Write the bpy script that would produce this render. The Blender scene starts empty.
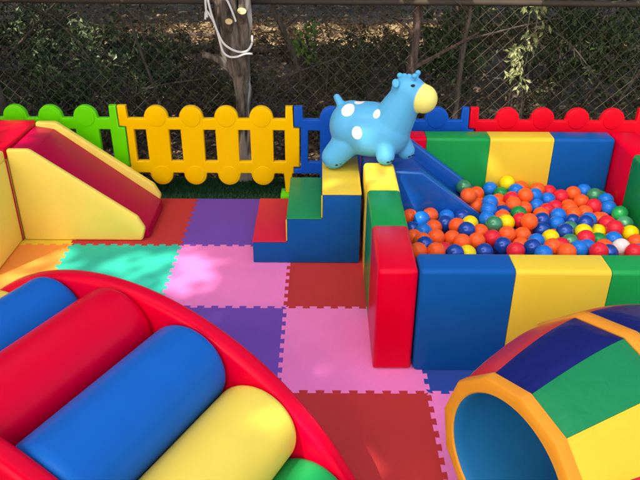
import bpy, bmesh, math, random
from mathutils import Vector, Matrix, noise
R = math.radians
PI = math.pi
rnd = random.Random(11)
scene = bpy.context.scene
COL = scene.collection

# ------------------------------------------------------------------ helpers
def lin(r, g, b, k=1.0):
    def f(c):
        c /= 255.0
        return (c / 12.92 if c <= .04045 else ((c + .055) / 1.055) ** 2.4) * k
    return (min(f(r), .95), min(f(g), .95), min(f(b), .95), 1.0)

def node(nt, kind, **kw):
    n = nt.nodes.new(kind)
    for k, v in kw.items():
        if k in n.inputs.keys():
            n.inputs[k].default_value = v
        else:
            setattr(n, k, v)
    return n

def new_mat(name):
    m = bpy.data.materials.new(name)
    m.use_nodes = True
    nt = m.node_tree
    return m, nt, nt.nodes['Principled BSDF']

def set_in(b, name, v):
    if name in b.inputs.keys():
        b.inputs[name].default_value = v

def vinyl(name, col, rough=.34, grain=520.0, gb=.05, wrinkle=6.0, wb=.12, var=.05, spec=.27, coat=0.0, crease=.0):
    """padded sheet material: fine grain, soft puckers, slight wear in tone and gloss"""
    m, nt, b = new_mat(name)
    L = nt.links
    tc = node(nt, 'ShaderNodeTexCoord')
    n1 = node(nt, 'ShaderNodeTexNoise', Scale=wrinkle, Detail=3.0, Roughness=.55)
    n2 = node(nt, 'ShaderNodeTexNoise', Scale=grain, Detail=1.0)
    n3 = node(nt, 'ShaderNodeTexNoise', Scale=3.1, Detail=5.0, Roughness=.65)
    for n in (n1, n2, n3):
        L.new(tc.outputs['Object'], n.inputs['Vector'])
    mr = node(nt, 'ShaderNodeMapRange')
    mr.inputs['To Min'].default_value = 1 - var
    mr.inputs['To Max'].default_value = 1 + var
    mr.inputs['From Min'].default_value = .3
    mr.inputs['From Max'].default_value = .7
    L.new(n3.outputs['Fac'], mr.inputs['Value'])
    hsv = node(nt, 'ShaderNodeHueSaturation')
    hsv.inputs['Color'].default_value = col
    L.new(mr.outputs['Result'], hsv.inputs['Value'])
    L.new(hsv.outputs['Color'], b.inputs['Base Color'])
    rr = node(nt, 'ShaderNodeMapRange')
    rr.inputs['From Min'].default_value = .3
    rr.inputs['From Max'].default_value = .7
    rr.inputs['To Min'].default_value = rough - .05
    rr.inputs['To Max'].default_value = rough + .07
    L.new(n3.outputs['Fac'], rr.inputs['Value'])
    L.new(rr.outputs['Result'], b.inputs['Roughness'])
    bp1 = node(nt, 'ShaderNodeBump', Strength=wb, Distance=.02)
    bp2 = node(nt, 'ShaderNodeBump', Strength=gb, Distance=.002)
    L.new(n1.outputs['Fac'], bp1.inputs['Height'])
    L.new(n2.outputs['Fac'], bp2.inputs['Height'])
    L.new(bp1.outputs['Normal'], bp2.inputs['Normal'])
    L.new(bp2.outputs['Normal'], b.inputs['Normal'])
    # now and then a soft crease in the sheet
    n4 = node(nt, 'ShaderNodeTexNoise', Scale=wrinkle * .75, Detail=1.5, Distortion=.8)
    n4.noise_type = 'RIDGED_MULTIFRACTAL'
    n5 = node(nt, 'ShaderNodeTexNoise', Scale=wrinkle * .35, Detail=1.0)
    for n in (n4, n5):
        L.new(tc.outputs['Object'], n.inputs['Vector'])
    msk = node(nt, 'ShaderNodeMapRange')
    msk.inputs['From Min'].default_value = .5
    msk.inputs['From Max'].default_value = .68
    L.new(n5.outputs['Fac'], msk.inputs['Value'])
    mu = node(nt, 'ShaderNodeMath', operation='MULTIPLY')
    L.new(n4.outputs['Fac'], mu.inputs[0])
    L.new(msk.outputs['Result'], mu.inputs[1])
    bp3 = node(nt, 'ShaderNodeBump', Strength=crease, Distance=.012)
    L.new(mu.outputs[0], bp3.inputs['Height'])
    L.new(bp3.outputs['Normal'], bp1.inputs['Normal'])
    mxc = max(col[:3])
    set_in(b, 'Specular Tint', tuple(1 - .55 * (1 - c / mxc) for c in col[:3]) + (1,))
    set_in(b, 'Specular IOR Level', spec)
    set_in(b, 'Coat Weight', coat)
    set_in(b, 'Coat Roughness', .25)
    return m

def leafy(name, cols, rough=.55, trans=.15):
    """colour differs from leaf to leaf"""
    m, nt, b = new_mat(name)
    L = nt.links
    g = node(nt, 'ShaderNodeNewGeometry')
    cr = node(nt, 'ShaderNodeValToRGB')
    e = cr.color_ramp.elements
    while len(e) < len(cols):
        e.new(.5)
    for i, c in enumerate(cols):
        e[i].position = i / max(1, len(cols) - 1)
        e[i].color = c
    L.new(g.outputs['Random Per Island'], cr.inputs['Fac'])
    L.new(cr.outputs['Color'], b.inputs['Base Color'])
    b.inputs['Roughness'].default_value = rough
    set_in(b, 'Specular IOR Level', .3)
    if trans:
        t = node(nt, 'ShaderNodeBsdfTranslucent')
        L.new(cr.outputs['Color'], t.inputs['Color'])
        mx = node(nt, 'ShaderNodeMixShader')
        mx.inputs[0].default_value = trans
        L.new(b.outputs[0], mx.inputs[1])
        L.new(t.outputs[0], mx.inputs[2])
        L.new(mx.outputs[0], nt.nodes['Material Output'].inputs['Surface'])
    return m

WM = {}          # world matrix of every thing and part, kept by hand
def place(o, parent=None, M=None):
    COL.objects.link(o)
    if parent is not None:
        o.parent = parent
        WM[o.name] = WM[parent.name]
    else:
        WM[o.name] = M if M is not None else Matrix.Identity(4)

def tag(o, label=None, cat=None, group=None, kind=None):
    if label: o['label'] = label
    if cat: o['category'] = cat
    if group: o['group'] = group
    if kind: o['kind'] = kind
    return o

def thing(name, label, cat, loc=(0, 0, 0), group=None, rotz=0.0):
    o = bpy.data.objects.new(name, None)
    o.empty_display_size = .05
    o.location = loc
    o.rotation_euler = (0, 0, rotz)
    place(o, None, Matrix.Translation(loc) @ Matrix.Rotation(rotz, 4, 'Z'))
    return tag(o, label, cat, group)

def part(name, bm, mat, parent=None, smooth=40, world=True, label=None):
    """one mesh object; a bmesh in world coordinates is brought into its thing's frame"""
    if isinstance(bm, bmesh.types.BMesh):
        me = bpy.data.meshes.new(name)
        if parent is not None and world:
            bm.transform(WM[parent.name].inverted())
        bmesh.ops.recalc_face_normals(bm, faces=bm.faces[:])
        bm.to_mesh(me)
        bm.free()
    else:
        me = bm
        me.name = name
        if parent is not None and world:
            me.transform(WM[parent.name].inverted())
    for mm in (mat if isinstance(mat, (list, tuple)) else [mat]):
        me.materials.append(mm)
    o = bpy.data.objects.new(name, me)
    place(o, parent)
    if smooth and len(me.polygons):
        me.polygons.foreach_set('use_smooth', [True] * len(me.polygons))
        if smooth < 180:
            me.set_sharp_from_angle(angle=R(smooth))
    if label: o['label'] = label
    return o

def solo(name, bm, mat, label, cat, loc=(0, 0, 0), group=None, smooth=40, kind=None):
    """a thing that is one mesh, origin at loc"""
    M = Matrix.Translation(loc)
    if isinstance(bm, bmesh.types.BMesh):
        bm.transform(M.inverted())
    else:
        bm.transform(M.inverted())
    o = part(name, bm, mat, None, smooth)
    o.location = loc
    WM[o.name] = M
    return tag(o, label, cat, group, kind)

def structure(name, bm, mat, smooth=40):
    o = part(name, bm, mat, None, smooth)
    o['kind'] = 'structure'
    return o

# --- shapes (world coordinates)
def box_bm(x0, x1, y0, y1, z0, z1, bev=.012, seg=3, keep=None):
    bm = bmesh.new()
    bmesh.ops.create_cube(bm, size=1.0)
    for v in bm.verts:
        v.co = Vector((x0 if v.co.x < 0 else x1, y0 if v.co.y < 0 else y1, z0 if v.co.z < 0 else z1))
    if bev:
        ed = [e for e in bm.edges if keep is None or keep(e)]
        bmesh.ops.bevel(bm, geom=ed, offset=bev, segments=seg, profile=.5, affect='EDGES')
    return bm

def prism_bm(pts, axis, a0, a1, bev=.012, seg=3):
    """polygon pts (p, q) extruded along axis 'X' (y,z), 'Y' (x,z) or 'Z' (x,y)"""
    bm = bmesh.new()
    def co(p, q, a):
        return {'X': (a, p, q), 'Y': (p, a, q), 'Z': (p, q, a)}[axis]
    v0 = [bm.verts.new(co(p, q, a0)) for p, q in pts]
    v1 = [bm.verts.new(co(p, q, a1)) for p, q in pts]
    bm.faces.new(v0)
    bm.faces.new(v1[::-1])
    n = len(pts)
    for i in range(n):
        bm.faces.new((v0[i], v0[(i + 1) % n], v1[(i + 1) % n], v1[i]))
    bmesh.ops.recalc_face_normals(bm, faces=bm.faces[:])
    if bev:
        ed = [e for e in bm.edges if len(e.link_faces) == 2 and e.calc_face_angle(0) > R(12)]
        bmesh.ops.bevel(bm, geom=ed, offset=bev, segments=seg, profile=.5, affect='EDGES', clamp_overlap=True)
    return bm

def merge(*bms):
    out = bmesh.new()
    for b in bms:
        me = bpy.data.meshes.new('tmp')
        b.to_mesh(me)
        out.from_mesh(me)
        bpy.data.meshes.remove(me)
        b.free()
    return out

def tube_bm(bm, pts, rad, sides=8, cap=True, wob=0.0, rg=None):
    pts = [Vector(p) for p in pts]
    n = len(pts)
    rads = rad if isinstance(rad, (list, tuple)) else [rad] * n
    rings = []
    up = Vector((.13, .21, .97))
    for i, p in enumerate(pts):
        d = (pts[min(i + 1, n - 1)] - pts[max(i - 1, 0)]).normalized()
        a = d.cross(up)
        if a.length < .05:
            a = d.cross(Vector((1, 0, 0)))
        a.normalize()
        b = d.cross(a)
        ring = []
        for k in range(sides):
            t = 2 * PI * k / sides
            r = rads[i]
            if wob:
                r *= 1 + wob * noise.noise(Vector((p.x * 9 + math.cos(t) * 1.3, p.y * 9 + math.sin(t) * 1.3, p.z * 7)))
                if rg:
                    r *= 1 + rg * (1 - 2 * abs(noise.noise(Vector((math.cos(t) * 3.4 + p.z * .6, math.sin(t) * 3.4, p.z * 3.1 + 5)))) * 1.6)
            ring.append(bm.verts.new(p + (a * math.cos(t) + b * math.sin(t)) * r))
        rings.append(ring)
    for i in range(n - 1):
        for k in range(sides):
            bm.faces.new((rings[i][k], rings[i][(k + 1) % sides], rings[i + 1][(k + 1) % sides], rings[i + 1][k]))
    if cap:
        bm.faces.new(rings[0][::-1])
        bm.faces.new(rings[-1])
    return bm

def spline(pts, n=8):
    """Catmull-Rom through pts"""
    P = [Vector(p) for p in pts]
    out = []
    for i in range(len(P) - 1):
        p0, p1, p2, p3 = P[max(i - 1, 0)], P[i], P[i + 1], P[min(i + 2, len(P) - 1)]
        for k in range(n):
            t = k / n
            out.append(.5 * ((2 * p1) + (p2 - p0) * t + (2 * p0 - 5 * p1 + 4 * p2 - p3) * t * t + (3 * p1 - p0 - 3 * p2 + p3) * t ** 3))
    out.append(P[-1])
    return out

def ball_bm(bm, c, r, M=None, u=24, v=14):
    """ellipsoid: r scalar or (rx, ry, rz)"""
    rr = r if isinstance(r, (tuple, list)) else (r, r, r)
    T = Matrix.Translation(c) @ (M if M is not None else Matrix.Identity(4)) @ Matrix.Diagonal((*rr, 1))
    bmesh.ops.create_uvsphere(bm, u_segments=u, v_segments=v, radius=1.0, matrix=T)
    return bm

def plate_mesh(loops, depth, bev, M, res=3):
    """flat outline with holes, given thickness and rounded rims; outline lies in the XZ plane, front towards -Y"""
    cu = bpy.data.curves.new('plate', 'CURVE')
    cu.dimensions = '2D'
    cu.fill_mode = 'BOTH'
    cu.extrude = depth / 2 - bev
    cu.bevel_depth = bev
    cu.bevel_resolution = res
    cu.offset = -bev
    for lp in loops:
        s = cu.splines.new('POLY')
        s.points.add(len(lp) - 1)
        for p, (x, y) in zip(s.points, lp):
            p.co = (x, y, 0, 1)
        s.use_cyclic_u = True
    o = bpy.data.objects.new('plate', cu)
    COL.objects.link(o)
    dg = bpy.context.evaluated_depsgraph_get()
    dg.update()
    me = bpy.data.meshes.new_from_object(o.evaluated_get(dg))
    bpy.data.objects.remove(o)
    bpy.data.curves.remove(cu)
    me.transform(M @ Matrix.Rotation(R(90), 4, 'X'))
    bm = bmesh.new()
    bm.from_mesh(me)
    bmesh.ops.remove_doubles(bm, verts=bm.verts[:], dist=1e-5)
    bpy.data.meshes.remove(me)
    return bm

def leaves_mesh(name, items):
    """items: (centre, normal-ish vector, length, width, spin) -> folded pointed leaves"""
    vs, fs = [], []
    for c, nrm, ln, wd, sp in items:
        nrm = nrm.normalized()
        a = nrm.cross(Vector((math.cos(sp), math.sin(sp), .3)))
        if a.length < .05:
            a = nrm.cross(Vector((1, 0, 0)))
        a.normalize()
        b = nrm.cross(a)
        i = len(vs)
        up = nrm * ln * .12
        vs += [tuple(c - a * ln * .5), tuple(c + b * wd * .5 + up), tuple(c + a * ln * .5 - up * .6), tuple(c - b * wd * .5 + up)]
        fs += [(i, i + 1, i + 2), (i, i + 2, i + 3)]
    me = bpy.data.meshes.new(name)
    me.from_pydata(vs, [], fs)
    return me

def rvec(rg, up=0.0):
    return Vector((rg.gauss(0, 1), rg.gauss(0, 1), rg.gauss(0, 1) + up))

# ------------------------------------------------------------------ materials
V = {
 'red':    vinyl('red vinyl', lin(222, 0, 44), rough=.33, crease=.5, wb=.2),
 'blue':   vinyl('blue vinyl', lin(0, 84, 160), rough=.33, crease=.5, wb=.2, spec=.14),
 'yellow': vinyl('yellow vinyl', lin(226, 194, 62), rough=.34, crease=.5),
 'green':  vinyl('green vinyl', lin(0, 146, 74), rough=.33, crease=.5),
}
ROLL = {
 'red':    vinyl('red roller vinyl', lin(226, 0, 46), rough=.3, crease=.5, wb=.08, spec=.22),
 'blue':   vinyl('blue roller vinyl', lin(0, 98, 186), rough=.36, crease=.5, spec=.14, wb=.06),
 'yellow': vinyl('pale yellow roller vinyl', lin(240, 212, 88), rough=.38, crease=.5, wb=.06),
 'green':  vinyl('green roller vinyl', lin(0, 150, 78), rough=.36, crease=.5, wb=.06),
}
SLIDE_Y = vinyl('golden yellow vinyl', lin(255, 224, 104), rough=.4, crease=.5, wb=.16)
SLIDE_R = vinyl('crimson vinyl', lin(192, 0, 66), rough=.36, crease=.5, wb=.1)
SLIDE_B = vinyl('bright blue vinyl', lin(0, 86, 176), rough=.17, crease=.5, wb=.08, spec=.5, coat=.5)
STEP = {
 'red':    vinyl('step red vinyl', lin(208, 34, 66), rough=.4, crease=.5),
 'green':  vinyl('step green vinyl', lin(18, 138, 84), rough=.36, crease=.5),
 'yellow': vinyl('step yellow vinyl', lin(226, 196, 66), rough=.4, crease=.5),
 'blue':   vinyl('step blue vinyl', lin(0, 84, 158), rough=.36, crease=.5),
}
def foam(name, col):
    return vinyl(name, col, rough=.72, grain=210, gb=.4, wrinkle=9, wb=.05, var=.065, spec=.3)
MAT = {
 'pink': foam('pink foam', lin(238, 128, 196)),
 'purple': foam('purple foam', lin(110, 72, 172)),
 'brick red': foam('brick red foam', lin(186, 54, 56)),
 'teal': foam('teal foam', lin(30, 188, 164)),
 'orange': foam('orange foam', lin(255, 152, 70)),
 'yellow': foam('yellow foam', lin(240, 204, 70)),
 'blue': foam('blue foam', lin(40, 74, 158)),
}
def plastic(name, col, rough=.38):
    return vinyl(name, col, rough=rough, grain=90, gb=.04, wrinkle=14, wb=.04, var=.04)
FEN = {
 'yellow': plastic('yellow plastic', lin(253, 195, 16)),
 'green': plastic('lime green plastic', lin(96, 220, 24)),
 'blue': plastic('royal blue plastic', lin(0, 84, 190)),
 'red': plastic('red plastic', lin(232, 14, 40)),
}
BALL = {
 'O': vinyl('orange ball plastic', lin(246, 96, 42), rough=.24, grain=60, gb=.02, wb=.03, var=.05, spec=.5),
 'R': vinyl('red ball plastic', lin(222, 40, 60), rough=.24, grain=60, gb=.02, wb=.03, var=.05, spec=.5),
 'B': vinyl('blue ball plastic', lin(0, 116, 216), rough=.24, grain=60, gb=.02, wb=.03, var=.05, spec=.5),
 'N': vinyl('dark pearl blue ball plastic', lin(8, 70, 166), rough=.2, grain=60, gb=.02, wb=.03, var=.08, coat=.6),
 'G': vinyl('green ball plastic', lin(14, 136, 72), rough=.24, grain=60, gb=.02, wb=.03, var=.05, spec=.5),
 'P': vinyl('pearl green ball plastic', lin(58, 142, 104), rough=.22, grain=60, gb=.02, wb=.03, var=.06, coat=.6),
 'Y': vinyl('yellow ball plastic', lin(240, 218, 32), rough=.24, grain=60, gb=.02, wb=.03, var=.05, spec=.5),
 'W': vinyl('white ball plastic', lin(226, 222, 226), rough=.32, grain=60, gb=.02, wb=.03, var=.03),
}
for k in 'NP':
    set_in(BALL[k].node_tree.nodes['Principled BSDF'], 'Metallic', .2)

# ------------------------------------------------------------------ interlocking mat
T = .5
NT = 9
def tooth_edge(flip):
    """offsets along one tile edge, (s, d): dovetail teeth"""
    h = .0072 * (1 if flip else -1)
    P = T / NT
    out = []
    for i in range(NT):
        b = i * P
        out += [(b + .27 * P, -h), (b + .225 * P, h), (b + .775 * P, h), (b + .73 * P, -h)]
    return out

def tile_bm(i, j, free):
    """tile with its corner at (i T, j T); sides in 'free' are cut straight"""
    x, y = i * T, j * T
    pts = []
    e = tooth_edge((i + j) % 2 == 0)
    pts.append((x, y))
    if 'S' not in free:
        pts += [(x + s, y + d) for s, d in tooth_edge(j % 2 == 0)]
    pts.append((x + T, y))
    if 'E' not in free:
        pts += [(x + T + d, y + s) for s, d in tooth_edge(i % 2 == 0)]
    pts.append((x + T, y + T))
    if 'N' not in free:
        pts += [(x + s, y + T + d) for s, d in reversed(tooth_edge((j + 1) % 2 == 0))]
    pts.append((x, y + T))
    if 'W' not in free:
        pts += [(x + d, y + s) for s, d in reversed(tooth_edge((i - 1) % 2 == 0))]
    cx, cy = x + T / 2, y + T / 2
    k = .9992
    pts = [(cx + (p - cx) * k, cy + (q - cy) * k) for p, q in pts]
    bm = bmesh.new()
    vt = [bm.verts.new((p, q, 0)) for p, q in pts]
    vb = [bm.verts.new((p, q, -.012)) for p, q in pts]
    bm.faces.new(vt)
    bm.faces.new(vb[::-1])
    n = len(pts)
    for a in range(n):
        bm.faces.new((vt[a], vb[a], vb[(a + 1) % n], vt[(a + 1) % n]))
    return bm

TILES = {
 (-3, 0): ('yellow', 'yellow foam mat tile mostly hidden under the yellow sided slide'),
 (-2, 0): ('brick red', 'brick red foam mat tile at the foot of the red slide, beside the purple tile'),
 (-1, 0): ('purple', 'purple foam mat tile in the back row between the yellow fence and the steps'),
 (0, 0): ('pink', 'pink foam mat tile under the blue step block'),
 (-3, -1): ('orange', 'orange foam mat tile beside the yellow block at the left'),
 (-2, -1): ('teal', 'teal foam mat tile between the orange tile and the pink tile'),
 (-1, -1): ('pink', 'pink foam mat tile with a sunlit patch, between teal tile and steps'),
 (0, -1): ('brick red', 'brick red foam mat tile right in front of the blue side of the steps'),
 (-2, -2): ('yellow', 'yellow foam mat tile under the roller bridge'),
 (-1, -2): ('purple', 'purple foam mat tile beside the red rim of the roller bridge'),
 (0, -2): ('pink', 'pink foam mat tile running under the red end of the ball pit wall'),
 (1, -2): ('blue', 'dark blue foam mat tile at the foot of the blue pit wall panel'),
 (-1, -3): ('blue', 'dark blue foam mat tile hidden under the roller bridge'),
 (0, -3): ('brick red', 'large brick red foam mat tile between the roller bridge and barrel tunnel'),
 (1, -3): ('pink', 'pink foam mat tile along the orange rim of the barrel tunnel'),
 (2, -3): ('purple', 'purple foam mat tile under the barrel tunnel'),
 (-1, -4): ('orange', 'orange foam mat tile below the photograph in front of the roller bridge'),
 (0, -4): ('teal', 'teal foam mat tile in front of the big brick red tile'),
 (1, -4): ('purple', 'purple foam mat tile in front of the barrel tunnel mouth'),
 (2, -2): ('yellow', 'yellow foam mat tile under the front of the ball pit'),
 (1, -1): ('pink', 'pink foam mat tile under the balls by the slide'),
 (2, -1): ('brick red', 'brick red foam mat tile under the balls at the right'),
 (-4, -1): ('purple', 'purple foam mat tile under the yellow block at the left'),
 (-3, -2): ('pink', 'pink foam mat tile beyond the far left end of the roller bridge'),
}
for (i, j), (c, lab) in TILES.items():
    free = set()
    for s, (a, b) in {'S': (0, -1), 'N': (0, 1), 'E': (1, 0), 'W': (-1, 0)}.items():
        if (i + a, j + b) not in TILES:
            free.add(s)
    solo('foam_mat_tile', tile_bm(i, j, free), MAT[c], lab, 'mat tile', (i * T + T / 2, j * T + T / 2, -.012), 'interlocking foam mat tiles', smooth=0)

# ------------------------------------------------------------------ ball pit walls
BV = .017
def wall_pad(label, axis, a_list, cols, lo, hi, z1, loc, endbev=(True, True)):
    """padded wall of coloured sections. axis: long direction; lo, hi: its thickness range"""
    t = thing('ball_pit_wall', label, 'pit wall', loc, 'padded walls of the ball pit')
    n = len(cols)
    for i, c in enumerate(cols):
        a0, a1 = a_list[i] + .0006, a_list[i + 1] - .0006
        if axis == 'X':
            bm = box_bm(a0, a1, lo, hi, 0.001, z1, 0)
        else:
            bm = box_bm(lo, hi, a0, a1, 0.001, z1, 0)
        k = 0 if axis == 'X' else 1
        big, small = [], []
        for e in bm.edges:
            d = (e.verts[1].co - e.verts[0].co)
            along = abs(d[k]) > .5 * d.length
            m = (e.verts[0].co + e.verts[1].co) / 2
            if along and m.z > .1:
                big.append(e)
            elif along:
                small.append(e)
            else:
                isend = (i == 0 and abs(m[k] - a0) < 1e-4 and endbev[0]) or (i == n - 1 and abs(m[k] - a1) < 1e-4 and endbev[1])
                (big if isend else small).append(e)
        bmesh.ops.bevel(bm, geom=big, offset=BV, segments=4, profile=.5, affect='EDGES')
        sm = [e for e in bm.edges if len(e.link_faces) == 2 and e.calc_face_angle(0) > R(50)]
        bmesh.ops.bevel(bm, geom=sm, offset=.0022, segments=2, profile=.5, affect='EDGES', clamp_overlap=True)
        part('panel', bm, V[c], t, label='%s padded panel' % c)
    return t

ZW = .402
wall_pad('left padded pit wall of red, green and yellow sections, its red end towards the camera', 'Y',
         [-.884, -.571, -.264, .032], ['red', 'green', 'yellow'], .322, .454, ZW, (.388, -.43, 0))
wall_pad('front padded pit wall of blue, yellow and green sections, facing the barrel tunnel', 'X',
         [.4575, .766, 1.075, 1.385, 1.67], ['blue', 'yellow', 'green', 'red'], -.884, -.763, ZW, (1.06, -.823, 0))
wall_pad('back padded pit wall of green, yellow and blue sections, against the red fence', 'X',
         [.33, .636, .937, 1.24, 1.531], ['red', 'green', 'yellow', 'blue'], .33, .44, ZW, (.93, .385, 0))
wall_pad('right padded pit wall of dark red and green sections at the right edge', 'Y',
         [-.7615, -.47, -.165, .137, .44], ['blue', 'yellow', 'green', 'red'], 1.535, 1.668, ZW, (1.6, -.16, 0), (False, True))

# ------------------------------------------------------------------ steps
st = thing('step_block', 'blue three step foam block with red, green and yellow treads, left of the ball pit', 'steps', (.076, .06, 0))
y0, y1 = -.154, .278
xs = [-.154, -.005, .1455, .307]
zs = [.1085, .220, .334]
prof = [(xs[0], .001), (xs[3], .001), (xs[3], zs[2] - .004), (xs[2], zs[2] - .004), (xs[2], zs[1] - .004), (xs[1], zs[1] - .004), (xs[1], zs[0] - .004), (xs[0], zs[0] - .004)]
part('body', prism_bm(prof, 'Y', y0, y1, .004, 2), STEP['blue'], st)
for k, c in enumerate(('red', 'green', 'yellow')):
    a = xs[k] - .0015
    b = xs[k + 1] - (.003 if k < 2 else -.0015)
    bm = box_bm(a, b, y0 - .0015, y1 + .001, zs[k] - .0065, zs[k], .0028, 3)
    part('tread', bm, STEP[c], st, label='%s tread' % c)
    if k < 2:
        # riser cover in the colour of the tread below, seen as a thin pale seam
        part('seam', box_bm(b - .002, b + .0034, y0 - .002, y0 + .004, zs[k] + .003, zs[k + 1] - .008, .001, 2), STEP['yellow'], st)

# ------------------------------------------------------------------ slide in the pit
sl = thing('blue_slide', 'blue foam slide running from the steps down into the balls', 'slide', (.6, .18, 0))
def sl_line(x, dz=0.0):
    return .352 + dz - .762 * (x - .585)
def rail_prof(dz, xf):
    return [(.4575, .002), (.925, .002), (.935, sl_line(.935, dz) if sl_line(.935, dz) > .01 else .02), (xf, sl_line(xf, dz)), (.4575, sl_line(xf, dz) + .006)]
part('side_rail', prism_bm([(.4575, .002), (.925, .002), (.935, .085), (.585, .352), (.4575, .358)], 'Y', .036, .086, .011, 3), SLIDE_B, sl)
part('side_rail', prism_bm([(.4575, .002), (.945, .002), (.955, .108), (.565, .402), (.4575, .406)], 'Y', .283, .328, .011, 3), SLIDE_B, sl)
part('slide_bed', prism_bm([(.3255, .002), (.925, .002), (.935, .04), (.575, .318), (.455, .33), (.455, .352), (.3255, .352)], 'Y', .0875, .2815, .008, 3), SLIDE_B, sl)
part('landing', box_bm(.3255, .4565, .034, .0862, .002, .353, .008, 3), SLIDE_B, sl)

# ------------------------------------------------------------------ slide at the left
ls = thing('yellow_slide', 'yellow sided foam slide with a red sliding surface, in front of the green fence', 'slide', (-.95, .23, 0))
def sprof():
    return [(-1.226, .001), (-.683, .001), (-.664, .062), (-.694, .122), (-1.122, .437), (-1.135, .444), (-1.226, .444)]
part('side_panel', prism_bm(sprof(), 'Y', .037, .066, .010, 3), SLIDE_Y, ls)
part('side_panel', prism_bm(sprof(), 'Y', .392, .43, .010, 3), SLIDE_Y, ls)
part('sliding_surface', prism_bm([(-1.226, .002), (-.655, .002), (-.66, .045), (-1.135, .415), (-1.226, .43)], 'Y', .0675, .3905, .006, 3), SLIDE_R, ls)
pb = thing('platform_block', 'yellow foam platform block with a red top, at the left edge beside the slide', 'foam block', (-1.45, -.05, 0))
part('body', box_bm(-1.69, -1.2315, -.30, .428, .001, .398, .012, 3), SLIDE_Y, pb)
part('top_pad', box_bm(-1.692, -1.2305, .036, .429, .400, .446, .008, 3), V['red'], pb)
part('side_pad', box_bm(-1.692, -1.2305, -.302, .030, .400, .444, .008, 3), SLIDE_Y, pb)
part('seam', box_bm(-1.2312, -1.2285, .026, .036, .004, .398, .001, 1), SLIDE_R, pb)

# ------------------------------------------------------------------ roller bridge
ang = R(27.5)
N = Vector((math.sin(ang), math.cos(ang), 0))
TD = Vector((math.cos(ang), -math.sin(ang), 0))
OFF0, OFF1 = -1.27, -1.872
SC, ZC, RO = .2415, -.2106, .799
def rb(s, z, off):
    return N * off + TD * s + Vector((0, 0, z))
rbt = thing('roller_bridge', 'arched climbing bridge of padded rollers between two red rims, in the near left corner', 'roller bridge', rb(SC, 0, (OFF0 + OFF1) / 2))
Marc = Matrix.Translation(N * 0) @ Matrix(((TD.x, N.x, 0, 0), (TD.y, N.y, 0, 0), (0, 0, 1, 0), (0, 0, 0, 1)))
def arc_loop():
    a0 = math.asin((-ZC + .001) / RO)
    RI = .46
    a1 = math.asin((-ZC + .001) / RI)
    pts = []
    n = 56
    for i in range(n + 1):
        a = a0 + (PI - 2 * a0) * i / n
        pts.append((SC + RO * math.cos(a), ZC + RO * math.sin(a)))
    for i in range(33):
        a = PI - a1 - (PI - 2 * a1) * i / 32
        pts.append((SC + RI * math.cos(a), ZC + RI * math.sin(a)))
    return pts
for off in (OFF0 - .028, OFF1 + .028):
    bm = plate_mesh([arc_loop()], .056, .02, Marc @ Matrix.Translation((0, off, 0)), 5)
    part('side_rim', bm, ROLL['red'], rbt, smooth=50)
RC, RR = .694, .1135
def roller_bm(s, z, r, oa, ob):
    bm = bmesh.new()
    prof = []
    bv = .028
    L = oa - ob
    for i in range(7):
        t = PI / 2 * i / 6
        prof.append((r - bv + bv * math.sin(t), bv - bv * math.cos(t)))
    for i in range(1, 8):
        prof.append((r, bv + (L - 2 * bv) * i / 8))
    for i in range(7):
        t = PI / 2 * i / 6
        prof.append((r - bv + bv * math.cos(t), L - bv + bv * math.sin(t)))
    nseg = 48
    rings = []
    for (q, l) in prof:
        ring = []
        for k in range(nseg):
            a = 2 * PI * k / nseg
            qq = q
            ring.append(bm.verts.new(rb(s + qq * math.cos(a), z + qq * math.sin(a), ob + l)))
        rings.append(ring)
    for i in range(len(rings) - 1):
        for k in range(nseg):
            bm.faces.new((rings[i][k], rings[i][(k + 1) % nseg], rings[i + 1][(k + 1) % nseg], rings[i + 1][k]))
    bm.faces.new(rings[0][::-1])
    bm.faces.new(rings[-1])
    return bm
for dg_, c in ((145.5, 'green'), (126.6, 'yellow'), (107.7, 'blue'), (88.8, 'red'), (69.9, 'blue'), (51.0, 'yellow'), (32.1, 'green')):
    a = R(dg_)
    part('roller', roller_bm(SC + RC * math.cos(a), ZC + RC * math.sin(a), RR, OFF0 - .054, OFF1 + .054), ROLL[c], rbt, smooth=60, label='%s padded roller' % c)

# ------------------------------------------------------------------ barrel tunnel
bb = 1.06
BX = Vector((math.sin(bb), math.cos(bb), 0))
BS = Vector((math.cos(bb), -math.sin(bb), 0))
BC = Vector((.591, -1.599, .2865))
R1, R2, LM, BW, LT = .224, .2855, .292, .046, .63
NS = 12
bt = thing('barrel_tunnel', 'padded barrel shaped crawl tunnel of striped staves with orange rims, near right corner', 'play tunnel', (BC.x + BX.x * .3, BC.y + BX.y * .3, 0))
def br(l):
    if l < LM:
        q = l / LM
    elif l < LM + BW:
        q = 1.0
    else:
        q = (LT - l) / (LT - LM - BW)
    q = max(0, min(1, q))
    return R1 + (R2 - R1) * math.sin(q * PI / 2 * .95) / math.sin(PI / 2 * .95)
def bp(l, r, a):
    return BC + BX * l + (BS * math.sin(a) + Vector((0, 0, 1)) * math.cos(a)) * r
PH = -.985
STC = ['red', 'navy', 'green', 'yellow']
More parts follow.
